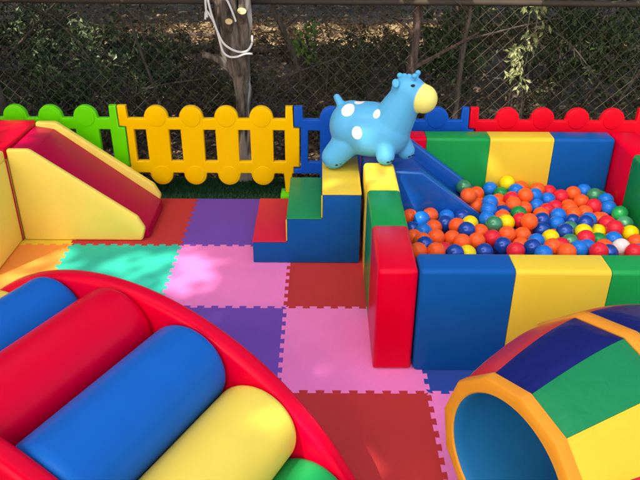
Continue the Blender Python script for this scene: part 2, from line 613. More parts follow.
BM = {
 'red': vinyl('tunnel red vinyl', lin(196, 38, 52), rough=.34, crease=.3, wrinkle=14, wb=.2),
 'navy': vinyl('tunnel navy vinyl', lin(16, 27, 98), rough=.32, crease=.3, wrinkle=14, wb=.25),
 'green': vinyl('tunnel green vinyl', lin(2, 122, 74), rough=.32, crease=.3, wrinkle=14, wb=.25),
 'yellow': vinyl('tunnel yellow vinyl', lin(218, 184, 56), rough=.32, crease=.3, wrinkle=14, wb=.25),
 'orange': vinyl('tunnel orange vinyl', lin(222, 142, 44), rough=.4, crease=.3, wrinkle=20, wb=.15),
 'teal': vinyl('teal tunnel lining', lin(18, 104, 158), rough=.5, wrinkle=14, wb=.1),
}
def stave_bm(k, l0, l1):
    bm = bmesh.new()
    a0, a1 = PH + k * 2 * PI / NS + .0012, PH + (k + 1) * 2 * PI / NS - .0012
    na, nl = 8, 14
    def grid(dr, edge):
        g = []
        for i in range(nl + 1):
            l = l0 + (l1 - l0) * i / nl
            row = []
            for j in range(na + 1):
                t = j / na
                # straight chord between the two corners, lifted a little by the padding
                p = bp(l, br(l) + dr, a0).lerp(bp(l, br(l) + dr, a1), t)
                am = (a0 + a1) / 2
                out = BS * math.sin(am) + Vector((0, 0, 1)) * math.cos(am)
                puff = .0065 * (1 - (2 * t - 1) ** 4) * min(1, 8 * min(i, nl - i) / nl) if not edge else 0
                row.append(bm.verts.new(p + out * puff))
            g.append(row)
        return g
    A, B = grid(0, False), grid(-.03, True)
    for i in range(nl):
        for j in range(na):
            bm.faces.new((A[i][j], A[i + 1][j], A[i + 1][j + 1], A[i][j + 1]))
            bm.faces.new((B[i][j], B[i][j + 1], B[i + 1][j + 1], B[i + 1][j]))
    for i in range(nl):
        bm.faces.new((A[i][0], B[i][0], B[i + 1][0], A[i + 1][0]))
        bm.faces.new((A[i][na], A[i + 1][na], B[i + 1][na], B[i][na]))
    for j in range(na):
        bm.faces.new((A[0][j], A[0][j + 1], B[0][j + 1], B[0][j]))
        bm.faces.new((A[nl][j], B[nl][j], B[nl][j + 1], A[nl][j + 1]))
    return bm
for k in range(NS):
    c = STC[k % 4]
    part('stave', stave_bm(k, .006, LM - .001), BM[c], bt, smooth=50, label='%s stave' % c)
    part('stave', stave_bm(k, LM + BW + .001, LT - .006), BM[c], bt, smooth=50, label='%s stave' % c)
def ring_bm(sections):
    """12-sided outside to round inside: list of (l, r, roundness)"""
    bm = bmesh.new()
    rings = []
    n = NS * 6
    for l, r, rd in sections:
        ring = []
        for k in range(n):
            a = PH + k * 2 * PI / n
            ph = (k % 6) / 6 * 2 * PI / NS
            poly = math.cos(PI / NS) / math.cos(ph - PI / NS)
            ring.append(bm.verts.new(bp(l, r * (rd + (1 - rd) * poly), a)))
        rings.append(ring)
    m = len(rings)
    for i in range(m):
        for k in range(n):
            bm.faces.new((rings[i][k], rings[i][(k + 1) % n], rings[(i + 1) % m][(k + 1) % n], rings[(i + 1) % m][k]))
    return bm
def rim_sections(l0, sg):
    ro = R1 + .003
    return [(l0 + sg * .012, ro + .004, 0), (l0 - sg * .013, ro + .003, 0), (l0 - sg * .0185, ro - .0005, 0), (l0 - sg * .021, ro - .007, 0),
            (l0 - sg * .0215, .205, .5), (l0 - sg * .021, .1905, 1), (l0 - sg * .017, .1868, 1), (l0 + sg * .012, .1868, 1)]
part('rim', ring_bm(rim_sections(0.0, 1)), BM['orange'], bt, smooth=35)
part('rim', ring_bm(rim_sections(LT, -1)), BM['orange'], bt, smooth=35)
part('belt', ring_bm([(LM, R2 - .03, 0), (LM, R2 + .003, 0), (LM + .006, R2 + .0075, 0), (LM + BW / 2 - .002, R2 + .0085, 0), (LM + BW / 2, R2 + .006, 0), (LM + BW / 2 + .002, R2 + .0085, 0), (LM + BW - .006, R2 + .0075, 0), (LM + BW, R2 + .003, 0), (LM + BW, R2 - .03, 0)]), BM['orange'], bt, smooth=35)
part('lining', ring_bm([(-.0165, .1862, 1), (-.012, .183, 1), (.01, .1805, 1), (.2, .18, 1), (LT - .2, .18, 1), (LT - .01, .1805, 1), (LT + .012, .183, 1), (LT + .0165, .1862, 1), (LT - .0125, .1864, 1), (.0125, .1864, 1)]), BM['teal'], bt, smooth=50)

# ------------------------------------------------------------------ play fence
FY = .55
PW = .87
def fence_loops():
    cx = [.19 + .1735 * i for i in range(4)]
    zb, zs0, zs1, zt, zl, zlb = .128, .192, .361, .419, .483, .062
    lp = [(.0, zb)]
    def lobe(c, up):
        r = .059
        o = []
        for i in range(15):
            t = PI * i / 14
            if up:
                o.append((c - r * math.cos(t) * -1, zt + .006 + (zl - zt - .006) * math.sin(t)))
            else:
                o.append((c - r * math.cos(t), zb - .004 - (zb - .004 - zlb) * math.sin(t)))
        return o
    for c in cx:
        lp += [(c - .062, zb)] + lobe(c, False) + [(c + .062, zb)]
    lp += [(.818, zb), (.826, .02), (.856, .02), (.862, zb), (PW, zb), (PW, .165), (PW + .03, .165), (PW + .03, .372), (PW, .372), (PW - .003, .483), (.832, .483), (.83, zt)]
    for c in reversed(cx):
        lp += [(c + .062, zt)] + lobe(c, True) + [(c - .062, zt)]
    lp += [(.048, zt), (.045, .483), (.003, .483), (.003, .38), (.036, .376), (.036, .158), (0, .155)]
    holes = []
    for i in range(5):
        c = .103 + .1735 * i
        w = .031
        if i == 4: w = .03
        holes.append([(c - w, zs0), (c + w, zs0), (c + w - .002, zs1), (c - w + .002, zs1)])
    return [lp] + holes, cx
def fence_panel(x0, c, label):
    t = thing('play_fence_panel', label, 'fence', (x0 + PW / 2, FY, 0), 'plastic picket fence panels')
    loops, cx = fence_loops()
    M = Matrix.Translation((x0, FY, 0))
    part('picket_panel', plate_mesh(loops, .034, .007, M), FEN[c], t, smooth=50)
    for q in cx:
        for z, sgn in ((.425, 1), (.122, -1)):
            lp = [(q + .047 * math.cos(2 * PI * i / 28), z + .047 * math.sin(2 * PI * i / 28)) for i in range(28)]
            part('disc', plate_mesh([lp], .010, .0025, M @ Matrix.Translation((0, -.0145, 0))), FEN[c], t, smooth=50)
    part('foot', box_bm(x0 + .80, x0 + .885, FY - .05, FY + .05, -.008, .019, .006, 2), FEN['green'], t, label='lime green foot')
    return t
fence_panel(-.87 - 2 * PW, 'red', 'red picket fence panel beyond the left edge')
fence_panel(-.87 - PW, 'green', 'lime green picket fence panel behind the yellow sided slide')
fence_panel(-.87, 'yellow', 'golden yellow picket fence panel in front of the tree trunk')
fence_panel(0.0, 'blue', 'royal blue picket fence panel behind the hopper toy and steps')
fence_panel(PW, 'red', 'red picket fence panel behind the back pit wall')
fence_panel(2 * PW, 'red', 'red picket fence panel cut off by the right edge')

# ------------------------------------------------------------------ balls
BR = .0370
BALLS = "O537,-1,152;B581,-57,169;O627,-1,159;N537,-107,144;B576,-164,163;O528,-215,162;O627,-113,156;B700,-1,151;N685,-70,154;N769,0,151;Y790,-78,159;O724,-128,173;N752,-193,187;O619,-232,172;O690,-220,161;O718,-286,179;O784,-255,169;N556,-348,199;O520,-412,207;O591,-410,206;R641,-319,158;N669,-395,190;Y727,-357,166;O556,-279,180;P877,-146,192;B868,-56,170;Y938,-110,181;O940,-39,170;R1009,-77,175;O1026,-141,203;G1018,-6,173;O816,-167,164;R854,-230,170;O922,-201,173;O992,-187,161;N803,-328,159;N883,-297,171;O966,-268,155;R919,-360,183;B1035,-246,162;N994,-331,182;B1018,-400,191;Y1104,-210,162;O1069,-346,193;N1086,-138,161;N1104,-68,172;O1124,11,160;Y1033,291,190;B955,291,158;B908,84,185;B889,14,181;G996,238,156;O815,123,201;O879,240,157;O836,181,166;O858,123,149;O893,182,124;G904,290,113;P823,275,176;O970,174,150;O965,102,143;R1019,135,179;O1051,291,122;O1011,65,185;O1070,92,150;O1087,158,186;O1101,291,165;B1144,201,167;O1176,268,166;B1061,225,179;N958,30,160;B1138,134,143;B1211,207,142;R1241,291,143;R1279,228,149;O1345,256,154;B1408,291,151;P1437,228,158;O1363,185,144;O1296,159,130;O1280,90,149;O1271,14,160;O1334,49,152;R1388,96,163;B1468,166,160;B1457,96,155;R1227,135,136;R1169,69,152;B1199,4,159;N1245,-53,158;P1214,-121,157;N1172,-178,174;B1173,-63,153;B1317,-45,162;N1278,-112,182;O1416,48,119;Y1250,-179,174;Y1337,-119,142;P1172,-251,164;R1236,-249,181;G1300,-224,156;O1106,-408,204;B1219,-319,175;B1167,-367,196;R1120,-299,172;O1298,-296,165;R1232,-403,207;N1289,-367,179;W1372,-287,162;B1370,-211,155;Y1464,-148,153;R1394,-146,176;R1389,-74,162;P1467,-74,160;G1483,27,161;O1458,-229,152;B1442,-301,146;O1377,-6,146;R1396,-356,176;O504,-716,150;R587,-723,157;G670,-723,148;O743,-723,140;B818,-718,156;O891,-723,146;O977,-723,149;P1063,-721,159;B1152,-718,149;R1229,-721,149;P1305,-723,157;Y1381,-720,155;O1467,-715,156;R555,-655,140;O641,-654,152;O723,-651,142;B803,-646,155;O908,-651,147;G1013,-653,149;Y1095,-653,157;O1179,-649,148;B1270,-646,148;O1355,-648,141;R1430,-640,141;N495,-600,153;Y963,-599,153;G586,-583,153;B659,-583,141;Y751,-579,150;O837,-579,148;O1039,-583,146;G1116,-582,147;N1219,-587,144;O1318,-585,153;O1487,-580,144;R1406,-565,142;G905,-546,145;N516,-529,154;N1262,-527,154;O622,-518,142;B704,-513,155;B792,-518,144;G971,-513,154;N1059,-512,150;O1147,-513,151;P1332,-495,143;B1452,-499,154;P858,-484,142;O546,-461,143;N1219,-466,152;R638,-443,143;N726,-443,144;Y926,-451,160;O1081,-443,140;B1398,-446,158;B805,-431,155;O1469,-427,146;P497,-362,150;R590,-392,120;O868,-395,120;P980,-400,120;R1133,-392,120;R1211,-398,120;R1329,-399,120;O1044,-360,120;G1486,-360,120;B944,-332,119;R505,-290,120;N635,-179,120;B876,-178,119;N977,-123,120;O1150,-124,120;O1047,-46,119;G1050,168,120;G1490,284,120;O688,-398,95;O773,-399,95;R1403,-396,95;B1265,-350,95;P710,-328,95;N858,-324,95;G1174,-332,95;O1352,-334,95;N590,-310,95;Y1098,-306,95;N777,-295,95;R1016,-293,95;N1235,-283,95;R1490,-279,95;N657,-258,95;N904,-257,95;Y1320,-261,95;O1405,-263,94;N1149,-242,94;P569,-231,95;N727,-232,95;O802,-223,95;R976,-229,93;O1067,-232,95;O1216,-207,95;B494,-198,95;G1312,-187,93;R1491,-188,95;O1396,-170,95;N704,-162,95;O1061,-159,95;G777,-139,95;Y1253,-130,94;O856,-110,95;O1449,-104,94;R494,-74,94;O579,-70,95;O741,-75,95;O924,-73,95;O1117,-52,95;G1285,-55,95;G810,-39,95;B1423,-35,94;Y1217,-24,93;B1013,29,95;O1092,29,95;Y1213,50,95;B1288,42,93;B1021,102,95;N1351,99,95;Y1424,124,95;N1113,203,95;O1451,194,93;B1176,251,94;G1395,244,95;P1302,284,95;O505,-393,70;N922,-398,70;B1439,-326,70;B940,-169,69;B1128,-175,69;Y568,-153,70;R648,-110,70;B1333,-114,68;Y997,-71,70;G1353,-27,70;O1488,-11,70;N1474,65,70;O1141,81,70;O1247,111,69;O1180,144,70;O1346,169,70;O1006,198,69;G1250,195,70;O1101,278,69"
NV = 119
CN = {'O': 'orange', 'R': 'red', 'B': 'light blue', 'N': 'dark shiny blue', 'G': 'green', 'P': 'pearly green', 'Y': 'yellow', 'W': 'white'}
ball_me = {}
for k in CN:
    bm = bmesh.new()
    bmesh.ops.create_uvsphere(bm, u_segments=32, v_segments=20, radius=BR)
    # moulding seam round the middle and the little pressed disc at each pole
    for v in bm.verts:
        if abs(v.co.z) > BR * .955:
            v.co.z *= .985
        if abs(v.co.z) < 1e-5:
            v.co.x *= 1.006
            v.co.y *= 1.006
    me = bpy.data.meshes.new('ball')
    bm.to_mesh(me)
    bm.free()
    me.materials.append(BALL[k])
    me.polygons.foreach_set('use_smooth', [True] * len(me.polygons))
    ball_me[k] = me
bl = []
for i, s in enumerate(BALLS.split(';')):
    x, y, z = (float(q) / 1000 for q in s[1:].split(','))
    bl.append((s[0], x, y, z, i < NV))
def zone(x, y):
    if y < -.185:
        if x < .56 + .06: return 'near the red wall end'
        if x < .80: return 'along the blue front panel'
        if x < 1.08: return 'along the yellow front panel'
        return 'in the front right corner'
    if y > .085:
        if x < .93: return 'on the lower end of the slide'
        if x < 1.24: return 'by the yellow back panel'
        return 'by the blue back panel'
    if x < .87: return 'beside the blue slide'
    if x < 1.08: return 'mid pit just right of slide'
    if x < 1.30: return 'mid pit towards the right'
    return 'beside the green right wall'
ORD = ['leftmost', 'second from left', 'third from left', 'fourth from left', 'fifth from left', 'sixth from left', 'seventh from left', 'eighth from left', 'ninth from left', 'tenth from left', 'eleventh from left', 'twelfth from left']
groups = {}
for i, (k, x, y, z, vis) in enumerate(bl):
    if vis:
        groups.setdefault((k, zone(x, y)), []).append((x / (y + 3.0), i))
blab = {}
NUMW = ['', 'one', 'two', 'three', 'four', 'five', 'six', 'seven', 'eight', 'nine', 'ten', 'eleven', 'twelve']
for (k, zn), L_ in groups.items():
    L_.sort()
    for q, (_, i) in enumerate(L_):
        if k == 'W':
            blab[i] = 'the only white plastic ball in the ball pit, front right'
        elif len(L_) == 1:
            blab[i] = '%s plastic ball %s' % (CN[k], zn)
        else:
            o = 'rightmost' if q == len(L_) - 1 else ORD[q]
            blab[i] = '%s of %s %s balls %s' % (o, NUMW[len(L_)], CN[k], zn)
for i, (k, x, y, z, vis) in enumerate(bl):
    o = bpy.data.objects.new('pit_ball', ball_me[k])
    COL.objects.link(o)
    o.location = (x, y, z)
    o.rotation_euler = (rnd.uniform(0, 6), rnd.uniform(0, 6), rnd.uniform(0, 6))
    if vis:
        tag(o, blab[i], 'ball', 'plastic balls in the ball pit')
    else:
        tag(o, '%s plastic ball buried beneath or hidden behind other balls' % CN[k], 'ball', 'plastic balls in the ball pit')

# ------------------------------------------------------------------ hopper toy
HD = R(-22)
HC = Vector((.365, .12, 0))
hp = thing('hopper_toy', 'light blue spotted inflatable hopping animal with yellow muzzle, standing between steps and slide', 'inflatable toy', (HC.x, HC.y, .334), None, HD)
HM = Matrix.Translation(HC) @ Matrix.Rotation(HD, 4, 'Z')
def remeshed(bm, vox, it=10, fac=.5):
    me = bpy.data.meshes.new('raw')
    bm.to_mesh(me)
    bm.free()
    o = bpy.data.objects.new('raw', me)
    COL.objects.link(o)
    m = o.modifiers.new('r', 'REMESH')
    m.mode = 'VOXEL'
    m.voxel_size = vox
    s = o.modifiers.new('s', 'SMOOTH')
    s.iterations = it
    s.factor = fac
    dg = bpy.context.evaluated_depsgraph_get()
    dg.update()
    out = bpy.data.meshes.new_from_object(o.evaluated_get(dg))
    bpy.data.objects.remove(o)
    return out
def chain(bm, p, q, r0, r1, n=10):
    p, q = Vector(p), Vector(q)
    for i in range(n + 1):
        t = i / n
        ball_bm(bm, p.lerp(q, t), r0 + (r1 - r0) * t, u=16, v=10)
bm = bmesh.new()
ball_bm(bm, (-.015, 0, .517), (.182, .115, .121))
ball_bm(bm, (-.10, 0, .525), (.098, .108, .108))
ball_bm(bm, (.068, 0, .520), (.098, .105, .110))
chain(bm, (.085, 0, .565), (.145, 0, .690), .092, .068)
ball_bm(bm, (.148, 0, .703), (.076, .066, .070))
chain(bm, (.155, 0, .700), (.205, 0, .684), .066, .058)
ball_bm(bm, (.214, 0, .681), (.059, .056, .061))
chain(bm, (-.135, 0, .585), (-.172, 0, .642), .021, .0165, 8)
FEET = [(-.158, -.064, .389, -.11, -.04, .45, .055, .066), (-.165, .085, .392, -.11, .05, .45, .055, .056), (.088, -.088, .440, .07, -.05, .50, .041, .050), (.138, .050, .424, .09, .04, .50, .043, .052)]
for fx, fy, fz, hx, hy, hz, ra, rb_ in FEET:
    chain(bm, (fx, fy, fz), (hx, hy, hz), ra, rb_, 8)
body_me = remeshed(bm, .0055, 12)
HB = vinyl('hopper rubber', lin(80, 174, 224), rough=.46, grain=200, gb=.05, wrinkle=5, wb=.03, var=.03, coat=.1)
nt = HB.node_tree
bs = nt.nodes['Principled BSDF']
def hopper_pattern():
    """white spots and the yellow muzzle are moulded colours of the rubber"""
    L = nt.links
    tc = nt.nodes.new('ShaderNodeTexCoord')
    src = bs.inputs['Base Color'].links[0].from_socket
    def ell(c, r):
        mp = nt.nodes.new('ShaderNodeVectorMath'); mp.operation = 'SUBTRACT'
        mp.inputs[1].default_value = c
        L.new(tc.outputs['Object'], mp.inputs[0])
        dv = nt.nodes.new('ShaderNodeVectorMath'); dv.operation = 'DIVIDE'
        dv.inputs[1].default_value = r
        L.new(mp.outputs[0], dv.inputs[0])
        ln = nt.nodes.new('ShaderNodeVectorMath'); ln.operation = 'LENGTH'
        L.new(dv.outputs[0], ln.inputs[0])
        mr = nt.nodes.new('ShaderNodeMapRange')
        mr.inputs['From Min'].default_value = 1.04
        mr.inputs['From Max'].default_value = .96
        L.new(ln.outputs['Value'], mr.inputs['Value'])
        return mr.outputs['Result']
    def mix(fac, col):
        nonlocal src
        mx = nt.nodes.new('ShaderNodeMix'); mx.data_type = 'RGBA'
        L.new(fac, mx.inputs[0])
        L.new(src, mx.inputs[6])
        mx.inputs[7].default_value = col
        src = mx.outputs[2]
    z0 = .334
    white = lin(236, 238, 240)
    for c, r in (((-.098, -.07, .612 - z0), (.029, .07, .022)), ((-.036, -.1, .533 - z0), (.024, .06, .028)), ((.034, -.09, .615 - z0), (.017, .06, .018)),
                 ((-.07, 0, .652 - z0), (.032, .05, .026)), ((-.05, .1, .56 - z0), (.028, .06, .028)), ((.05, .1, .51 - z0), (.024, .06, .026)), ((.165, -.115, .50 - z0), (.001, .001, .001))):
        mix(ell(c, r), white)
    mix(ell((.268, 0, .672 - z0), (.083, .2, .102)), lin(238, 232, 128))
    L.new(src, bs.inputs['Base Color'])
hopper_pattern()
body_me.transform(Matrix.Translation((0, 0, -.334)))
body = part('body', body_me, HB, hp, smooth=180, world=False)
def hpart(name, bm, mat, smooth=180):
    bm.transform(Matrix.Translation((0, 0, -.334)))
    return part(name, bm, mat, hp, smooth, world=False)
HBP = vinyl('hopper plain rubber', lin(80, 174, 224), rough=.46, grain=200, gb=.05, wrinkle=5, wb=.03, var=.03)
DARK = vinyl('dark paint', lin(28, 28, 36), rough=.4, wb=0, gb=0)
for s in (-1, 1):
    bm = bmesh.new()
    Me = Matrix.Rotation(R(35 * s), 4, 'X') @ Matrix.Rotation(R(-25), 4, 'Y')
    ball_bm(bm, (.105, s * .053, .748), (.015, .008, .020), Me)
    hpart('ear', bm, HBP)
    bm = bmesh.new()
    chain(bm, (.168, s * .022, .755), (.174, s * .027, .777), .0105, .009, 5)
    ball_bm(bm, (.175, s * .028, .779), .0115, u=16, v=10)
    hpart('horn', bm, HBP)
    bm = bmesh.new()
    ball_bm(bm, (.1765, s * .0475, .7455), (.0095, .006, .005), Matrix.Rotation(R(-12), 4, 'Y') @ Matrix.Rotation(R(-50 * s), 4, 'X'), 14, 8)
    hpart('eye', bm, DARK)
bm = bmesh.new()
for q in (-.016, 0.004, .024):
    ball_bm(bm, (.122 + q, .0, .767), (.013, .013, .012), u=14, v=8)
hpart('tuft', bm, HBP)
for fx, fy, fz, hx, hy, hz, ra, rb_ in FEET:
    d = Vector((.86, -.5 if fy < 0 else -.35, -.22)).normalized()
    side = Vector((-d.y, d.x, 0)).normalized()
    up = side.cross(d) * -1
    for q in (-1, 0, 1):
        dd = (d + side * .42 * q + Vector((0, 0, -.1 - .12 * abs(q)))).normalized()
        bm = bmesh.new()
        Mr = dd.to_track_quat('X', 'Z').to_matrix().to_4x4()
        ball_bm(bm, Vector((fx, fy, fz)) + dd * ra * .955, (.004, .0072, .0042), Mr, 12, 8)
        hpart('toe_mark', bm, DARK)

# ------------------------------------------------------------------ ground
GR, gnt, gb_ = new_mat('leaf strewn soil')
def ground_mat():
    L = gnt.links
    tc = node(gnt, 'ShaderNodeTexCoord')
    n1 = node(gnt, 'ShaderNodeTexNoise', Scale=2.2, Detail=8.0, Roughness=.7)
    n2 = node(gnt, 'ShaderNodeTexVoronoi', Scale=26.0)
    n3 = node(gnt, 'ShaderNodeTexNoise', Scale=60.0, Detail=4.0)
    for n in (n1, n2, n3):
        L.new(tc.outputs['Object'], n.inputs['Vector'])
    cr = node(gnt, 'ShaderNodeValToRGB')
    e = cr.color_ramp.elements
    e[0].position, e[0].color = .3, (.05, .036, .023, 1)
    e[1].position, e[1].color = .7, (.16, .115, .074, 1)
    L.new(n1.outputs['Fac'], cr.inputs['Fac'])
    mx = gnt.nodes.new('ShaderNodeMix'); mx.data_type = 'RGBA'; mx.blend_type = 'OVERLAY'
    mx.inputs[0].default_value = .5
    L.new(cr.outputs['Color'], mx.inputs[6])
    L.new(n2.outputs['Color'], mx.inputs[7])
    hs = node(gnt, 'ShaderNodeHueSaturation', Saturation=.6)
    L.new(mx.outputs[2], hs.inputs['Color'])
    L.new(hs.outputs['Color'], gb_.inputs['Base Color'])
    gb_.inputs['Roughness'].default_value = .9
    bp = node(gnt, 'ShaderNodeBump', Strength=.7, Distance=.03)
    ad = gnt.nodes.new('ShaderNodeMath'); ad.operation = 'ADD'
    L.new(n2.outputs['Distance'], ad.inputs[0])
    L.new(n3.outputs['Fac'], ad.inputs[1])
    L.new(ad.outputs[0], bp.inputs['Height'])
    L.new(bp.outputs['Normal'], gb_.inputs['Normal'])
ground_mat()
def gz(x, y):
    if y < .75: return -.03
    f = min(1, (y - .75) / 1.5)
    return -.03 + f * (.05 * noise.noise(Vector((x * .5, y * .5, 3))) + .02 * noise.noise(Vector((x * 2, y * 2, 7))))
bm = bmesh.new()
def axis_pts(lo, hi, step, far):
    p = [-far, -far / 3, -far / 8]
    x = lo
    while x <= hi + 1e-6:
        p.append(x)
        x += step
    return p + [far / 8, far / 3, far]
gx_ = axis_pts(-9, 9, .25, 160)
gy_ = axis_pts(-8, 14, .25, 160)
gv = [[bm.verts.new((x, y, gz(x, y) if abs(x) < 10 and -9 < y < 15 else -.03)) for x in gx_] for y in gy_]
for j in range(len(gy_) - 1):
    for i in range(len(gx_) - 1):
        bm.faces.new((gv[j][i], gv[j][i + 1], gv[j + 1][i + 1], gv[j + 1][i]))
structure('ground', bm, GR, 180)
# dry path in the clearing, coloured paler to stand for its sunlit brightness
PA = vinyl('sunlit toned dry earth', lin(158, 140, 110), rough=.95, grain=70, gb=.6, wrinkle=9, wb=.6, var=.22, spec=.1)
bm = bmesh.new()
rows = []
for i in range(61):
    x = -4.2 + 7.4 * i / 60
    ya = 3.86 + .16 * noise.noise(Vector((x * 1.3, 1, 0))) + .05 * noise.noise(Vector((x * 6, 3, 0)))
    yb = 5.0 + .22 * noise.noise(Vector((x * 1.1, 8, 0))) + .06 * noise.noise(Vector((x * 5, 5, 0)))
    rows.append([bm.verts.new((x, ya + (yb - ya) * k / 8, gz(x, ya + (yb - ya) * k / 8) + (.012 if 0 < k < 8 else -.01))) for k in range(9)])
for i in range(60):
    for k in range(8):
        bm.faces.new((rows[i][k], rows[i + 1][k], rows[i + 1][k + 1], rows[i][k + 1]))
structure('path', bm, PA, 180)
# artificial turf under and round the mat
TU = vinyl('dark turf backing', lin(34, 72, 48), rough=.85, grain=240, gb=.6, wrinkle=30, wb=.4, var=.25, spec=.2)
structure('turf_base', box_bm(-3.2, 3.2, -4.5, .80, -.03, -.0135, 0), TU, 0)
GRASS = leafy('turf blades', [lin(18, 58, 34), lin(34, 84, 46), lin(52, 104, 60)], rough=.6, trans=.1)
rg = random.Random(3)
vs, fs = [], []
for i in range(9000):
    x, y = rg.uniform(-1.5, .35), rg.uniform(.502, .79)
    a = rg.uniform(0, 6.28)
    h = rg.uniform(.010, .022)
    w = .0022
    dx, dy = math.cos(a) * w, math.sin(a) * w
    lx, ly = rg.gauss(0, .007), rg.gauss(0, .007)
    k = len(vs)
    vs += [(x - dx, y - dy, -.014), (x + dx, y + dy, -.014), (x + lx, y + ly, -.014 + h)]
    fs.append((k, k + 1, k + 2))
me = bpy.data.meshes.new('turf_blades')
me.from_pydata(vs, [], fs)
o = part('turf_blades', me, GRASS, None, 0)
tag(o, 'short dark green artificial grass between the mat and the picket fence', 'grass', kind='stuff')

# ------------------------------------------------------------------ chain link fence
CY = 1.0
WIRE = vinyl('weathered fence wire', lin(84, 80, 71), rough=.75, grain=300, gb=.1, wb=0, var=.15)
RAIL = vinyl('weathered steel tube', lin(66, 59, 53), rough=.6, grain=120, gb=.15, wb=.05, var=.2)
cf = thing('chain_link_fence', 'rusty grey chain link fence with a top rail, running behind the play fence', 'fence', (0, CY, 0))
X0, X1 = -3.0, 3.2
bm = bmesh.new()
rg = random.Random(8)
rp = []
x = X0
while x <= X1 + .01:
    rp.append((x, CY + .01 * noise.noise(Vector((x, 0, 1))), .9 + .006 * noise.noise(Vector((x * .8, 3, 0)))))
    x += .2
tube_bm(bm, rp, .0165, 10)
part('top_rail', bm, RAIL, cf, 50)
for px in (-2.35, 3.1):
    bm = bmesh.new()
    tube_bm(bm, [(px, CY + .035, -.1), (px, CY + .035, .5), (px, CY + .035, .93)], .021, 10)
    part('post', bm, vinyl('rusty post', lin(104, 72, 62), rough=.75, grain=160, gb=.4, wb=.1, var=.3), cf, 50)
bm = bmesh.new()
DA, DZ = .01875, .0375           # quarter of a mesh across, half a mesh down
nz = 25
ncol = int((X1 - X0) / (2 * DA))
def fwob(x, z):
    return Vector((.006 * noise.noise(Vector((x * 2.3, z * 3, 5))), .018 * noise.noise(Vector((x * 1.1, z * 2, 9))), .006 * noise.noise(Vector((x * 2.1, z * 3, 2)))))
for c in range(ncol):
    xa = X0 + c * 2 * DA
    pts = []
    for k in range(nz + 1):
        z = .893 - k * DZ
        sg = 1 if (k + c) % 2 else -1          # neighbours swing opposite ways and hook together
        pts.append(Vector((xa + sg * DA * 1.03, CY + .0018 * sg, z)) + fwob(xa + sg * DA, z))
    tube_bm(bm, pts, .0017, 4, cap=False)
part('wire_mesh', bm, WIRE, cf, 60)

# ------------------------------------------------------------------ trees, shrubs and litter behind the fence
def bark(name, c0, c1, sc=14, pale=None):
    m, nt, b = new_mat(name)
    L = nt.links
    tc = node(nt, 'ShaderNodeTexCoord')
    mp = node(nt, 'ShaderNodeMapping')
    mp.inputs['Scale'].default_value = (1, 1, .18)
    L.new(tc.outputs['Object'], mp.inputs['Vector'])
    n1 = node(nt, 'ShaderNodeTexNoise', Scale=sc * 2.2, Detail=8.0, Roughness=.7)
    n2 = node(nt, 'ShaderNodeTexNoise', Scale=sc * .45, Detail=3.0)
    L.new(mp.outputs['Vector'], n1.inputs['Vector'])
    L.new(mp.outputs['Vector'], n2.inputs['Vector'])
    cr = node(nt, 'ShaderNodeValToRGB')
    e = cr.color_ramp.elements
    e[0].position, e[0].color = .40, c0
    e[1].position, e[1].color = .60, c1
    L.new(n1.outputs['Fac'], cr.inputs['Fac'])
    out = cr.outputs['Color']
    if pale:
        c2 = node(nt, 'ShaderNodeValToRGB')
        c2.color_ramp.elements[0].position = .53
        c2.color_ramp.elements[1].position = .56
        L.new(n2.outputs['Fac'], c2.inputs['Fac'])
        mx = nt.nodes.new('ShaderNodeMix'); mx.data_type = 'RGBA'
        L.new(c2.outputs['Color'], mx.inputs[0])
        L.new(out, mx.inputs[6])
        mx.inputs[7].default_value = pale
        out = mx.outputs[2]
    L.new(out, b.inputs['Base Color'])
    b.inputs['Roughness'].default_value = .85
    bp = node(nt, 'ShaderNodeBump', Strength=.8, Distance=.012)
    L.new(n1.outputs['Fac'], bp.inputs['Height'])
    L.new(bp.outputs['Normal'], b.inputs['Normal'])
    return m
BARK = bark('grey brown bark', (.035, .026, .02, 1), (.20, .16, .125, 1), 14, (.50, .45, .39, 1))
BARK2 = bark('dark bark', (.05, .036, .028, 1), (.15, .115, .09, 1))
RED_BARK = bark('reddish bark', (.05, .03, .025, 1), (.17, .11, .09, 1), 16)
TWIG = bark('dry twig', (.035, .028, .022, 1), (.12, .098, .078, 1), 20)
CUT = vinyl('fresh sawn wood', lin(226, 200, 142), rough=.7, grain=120, gb=.2, wb=.05, var=.15)
LEAF_D = leafy('dark evergreen leaves', [lin(32, 46, 28), lin(48, 66, 38), lin(70, 90, 54), lin(98, 114, 74)], rough=.5)
LEAF_I = leafy('ivy leaves', [lin(40, 58, 40), lin(60, 82, 56), lin(88, 108, 78), lin(126, 136, 98)], rough=.4)
LEAF_M = leafy('mixed brown green leaves', [lin(56, 52, 36), lin(80, 76, 52), lin(108, 98, 70), lin(58, 72, 42)], rough=.6)
LEAF_C = leafy('cream green leaves', [lin(112, 126, 78), lin(150, 158, 106), lin(182, 184, 136)], rough=.45)
LEAF_Y = leafy('fresh green leaves', [lin(84, 128, 44), lin(126, 160, 66), lin(70, 110, 46)], rough=.45)
LITTER = leafy('dry fallen leaves', [lin(74, 58, 44), lin(102, 82, 62), lin(130, 108, 82), lin(160, 136, 104), lin(86, 70, 54), lin(196, 176, 144)], rough=.8, trans=.05)

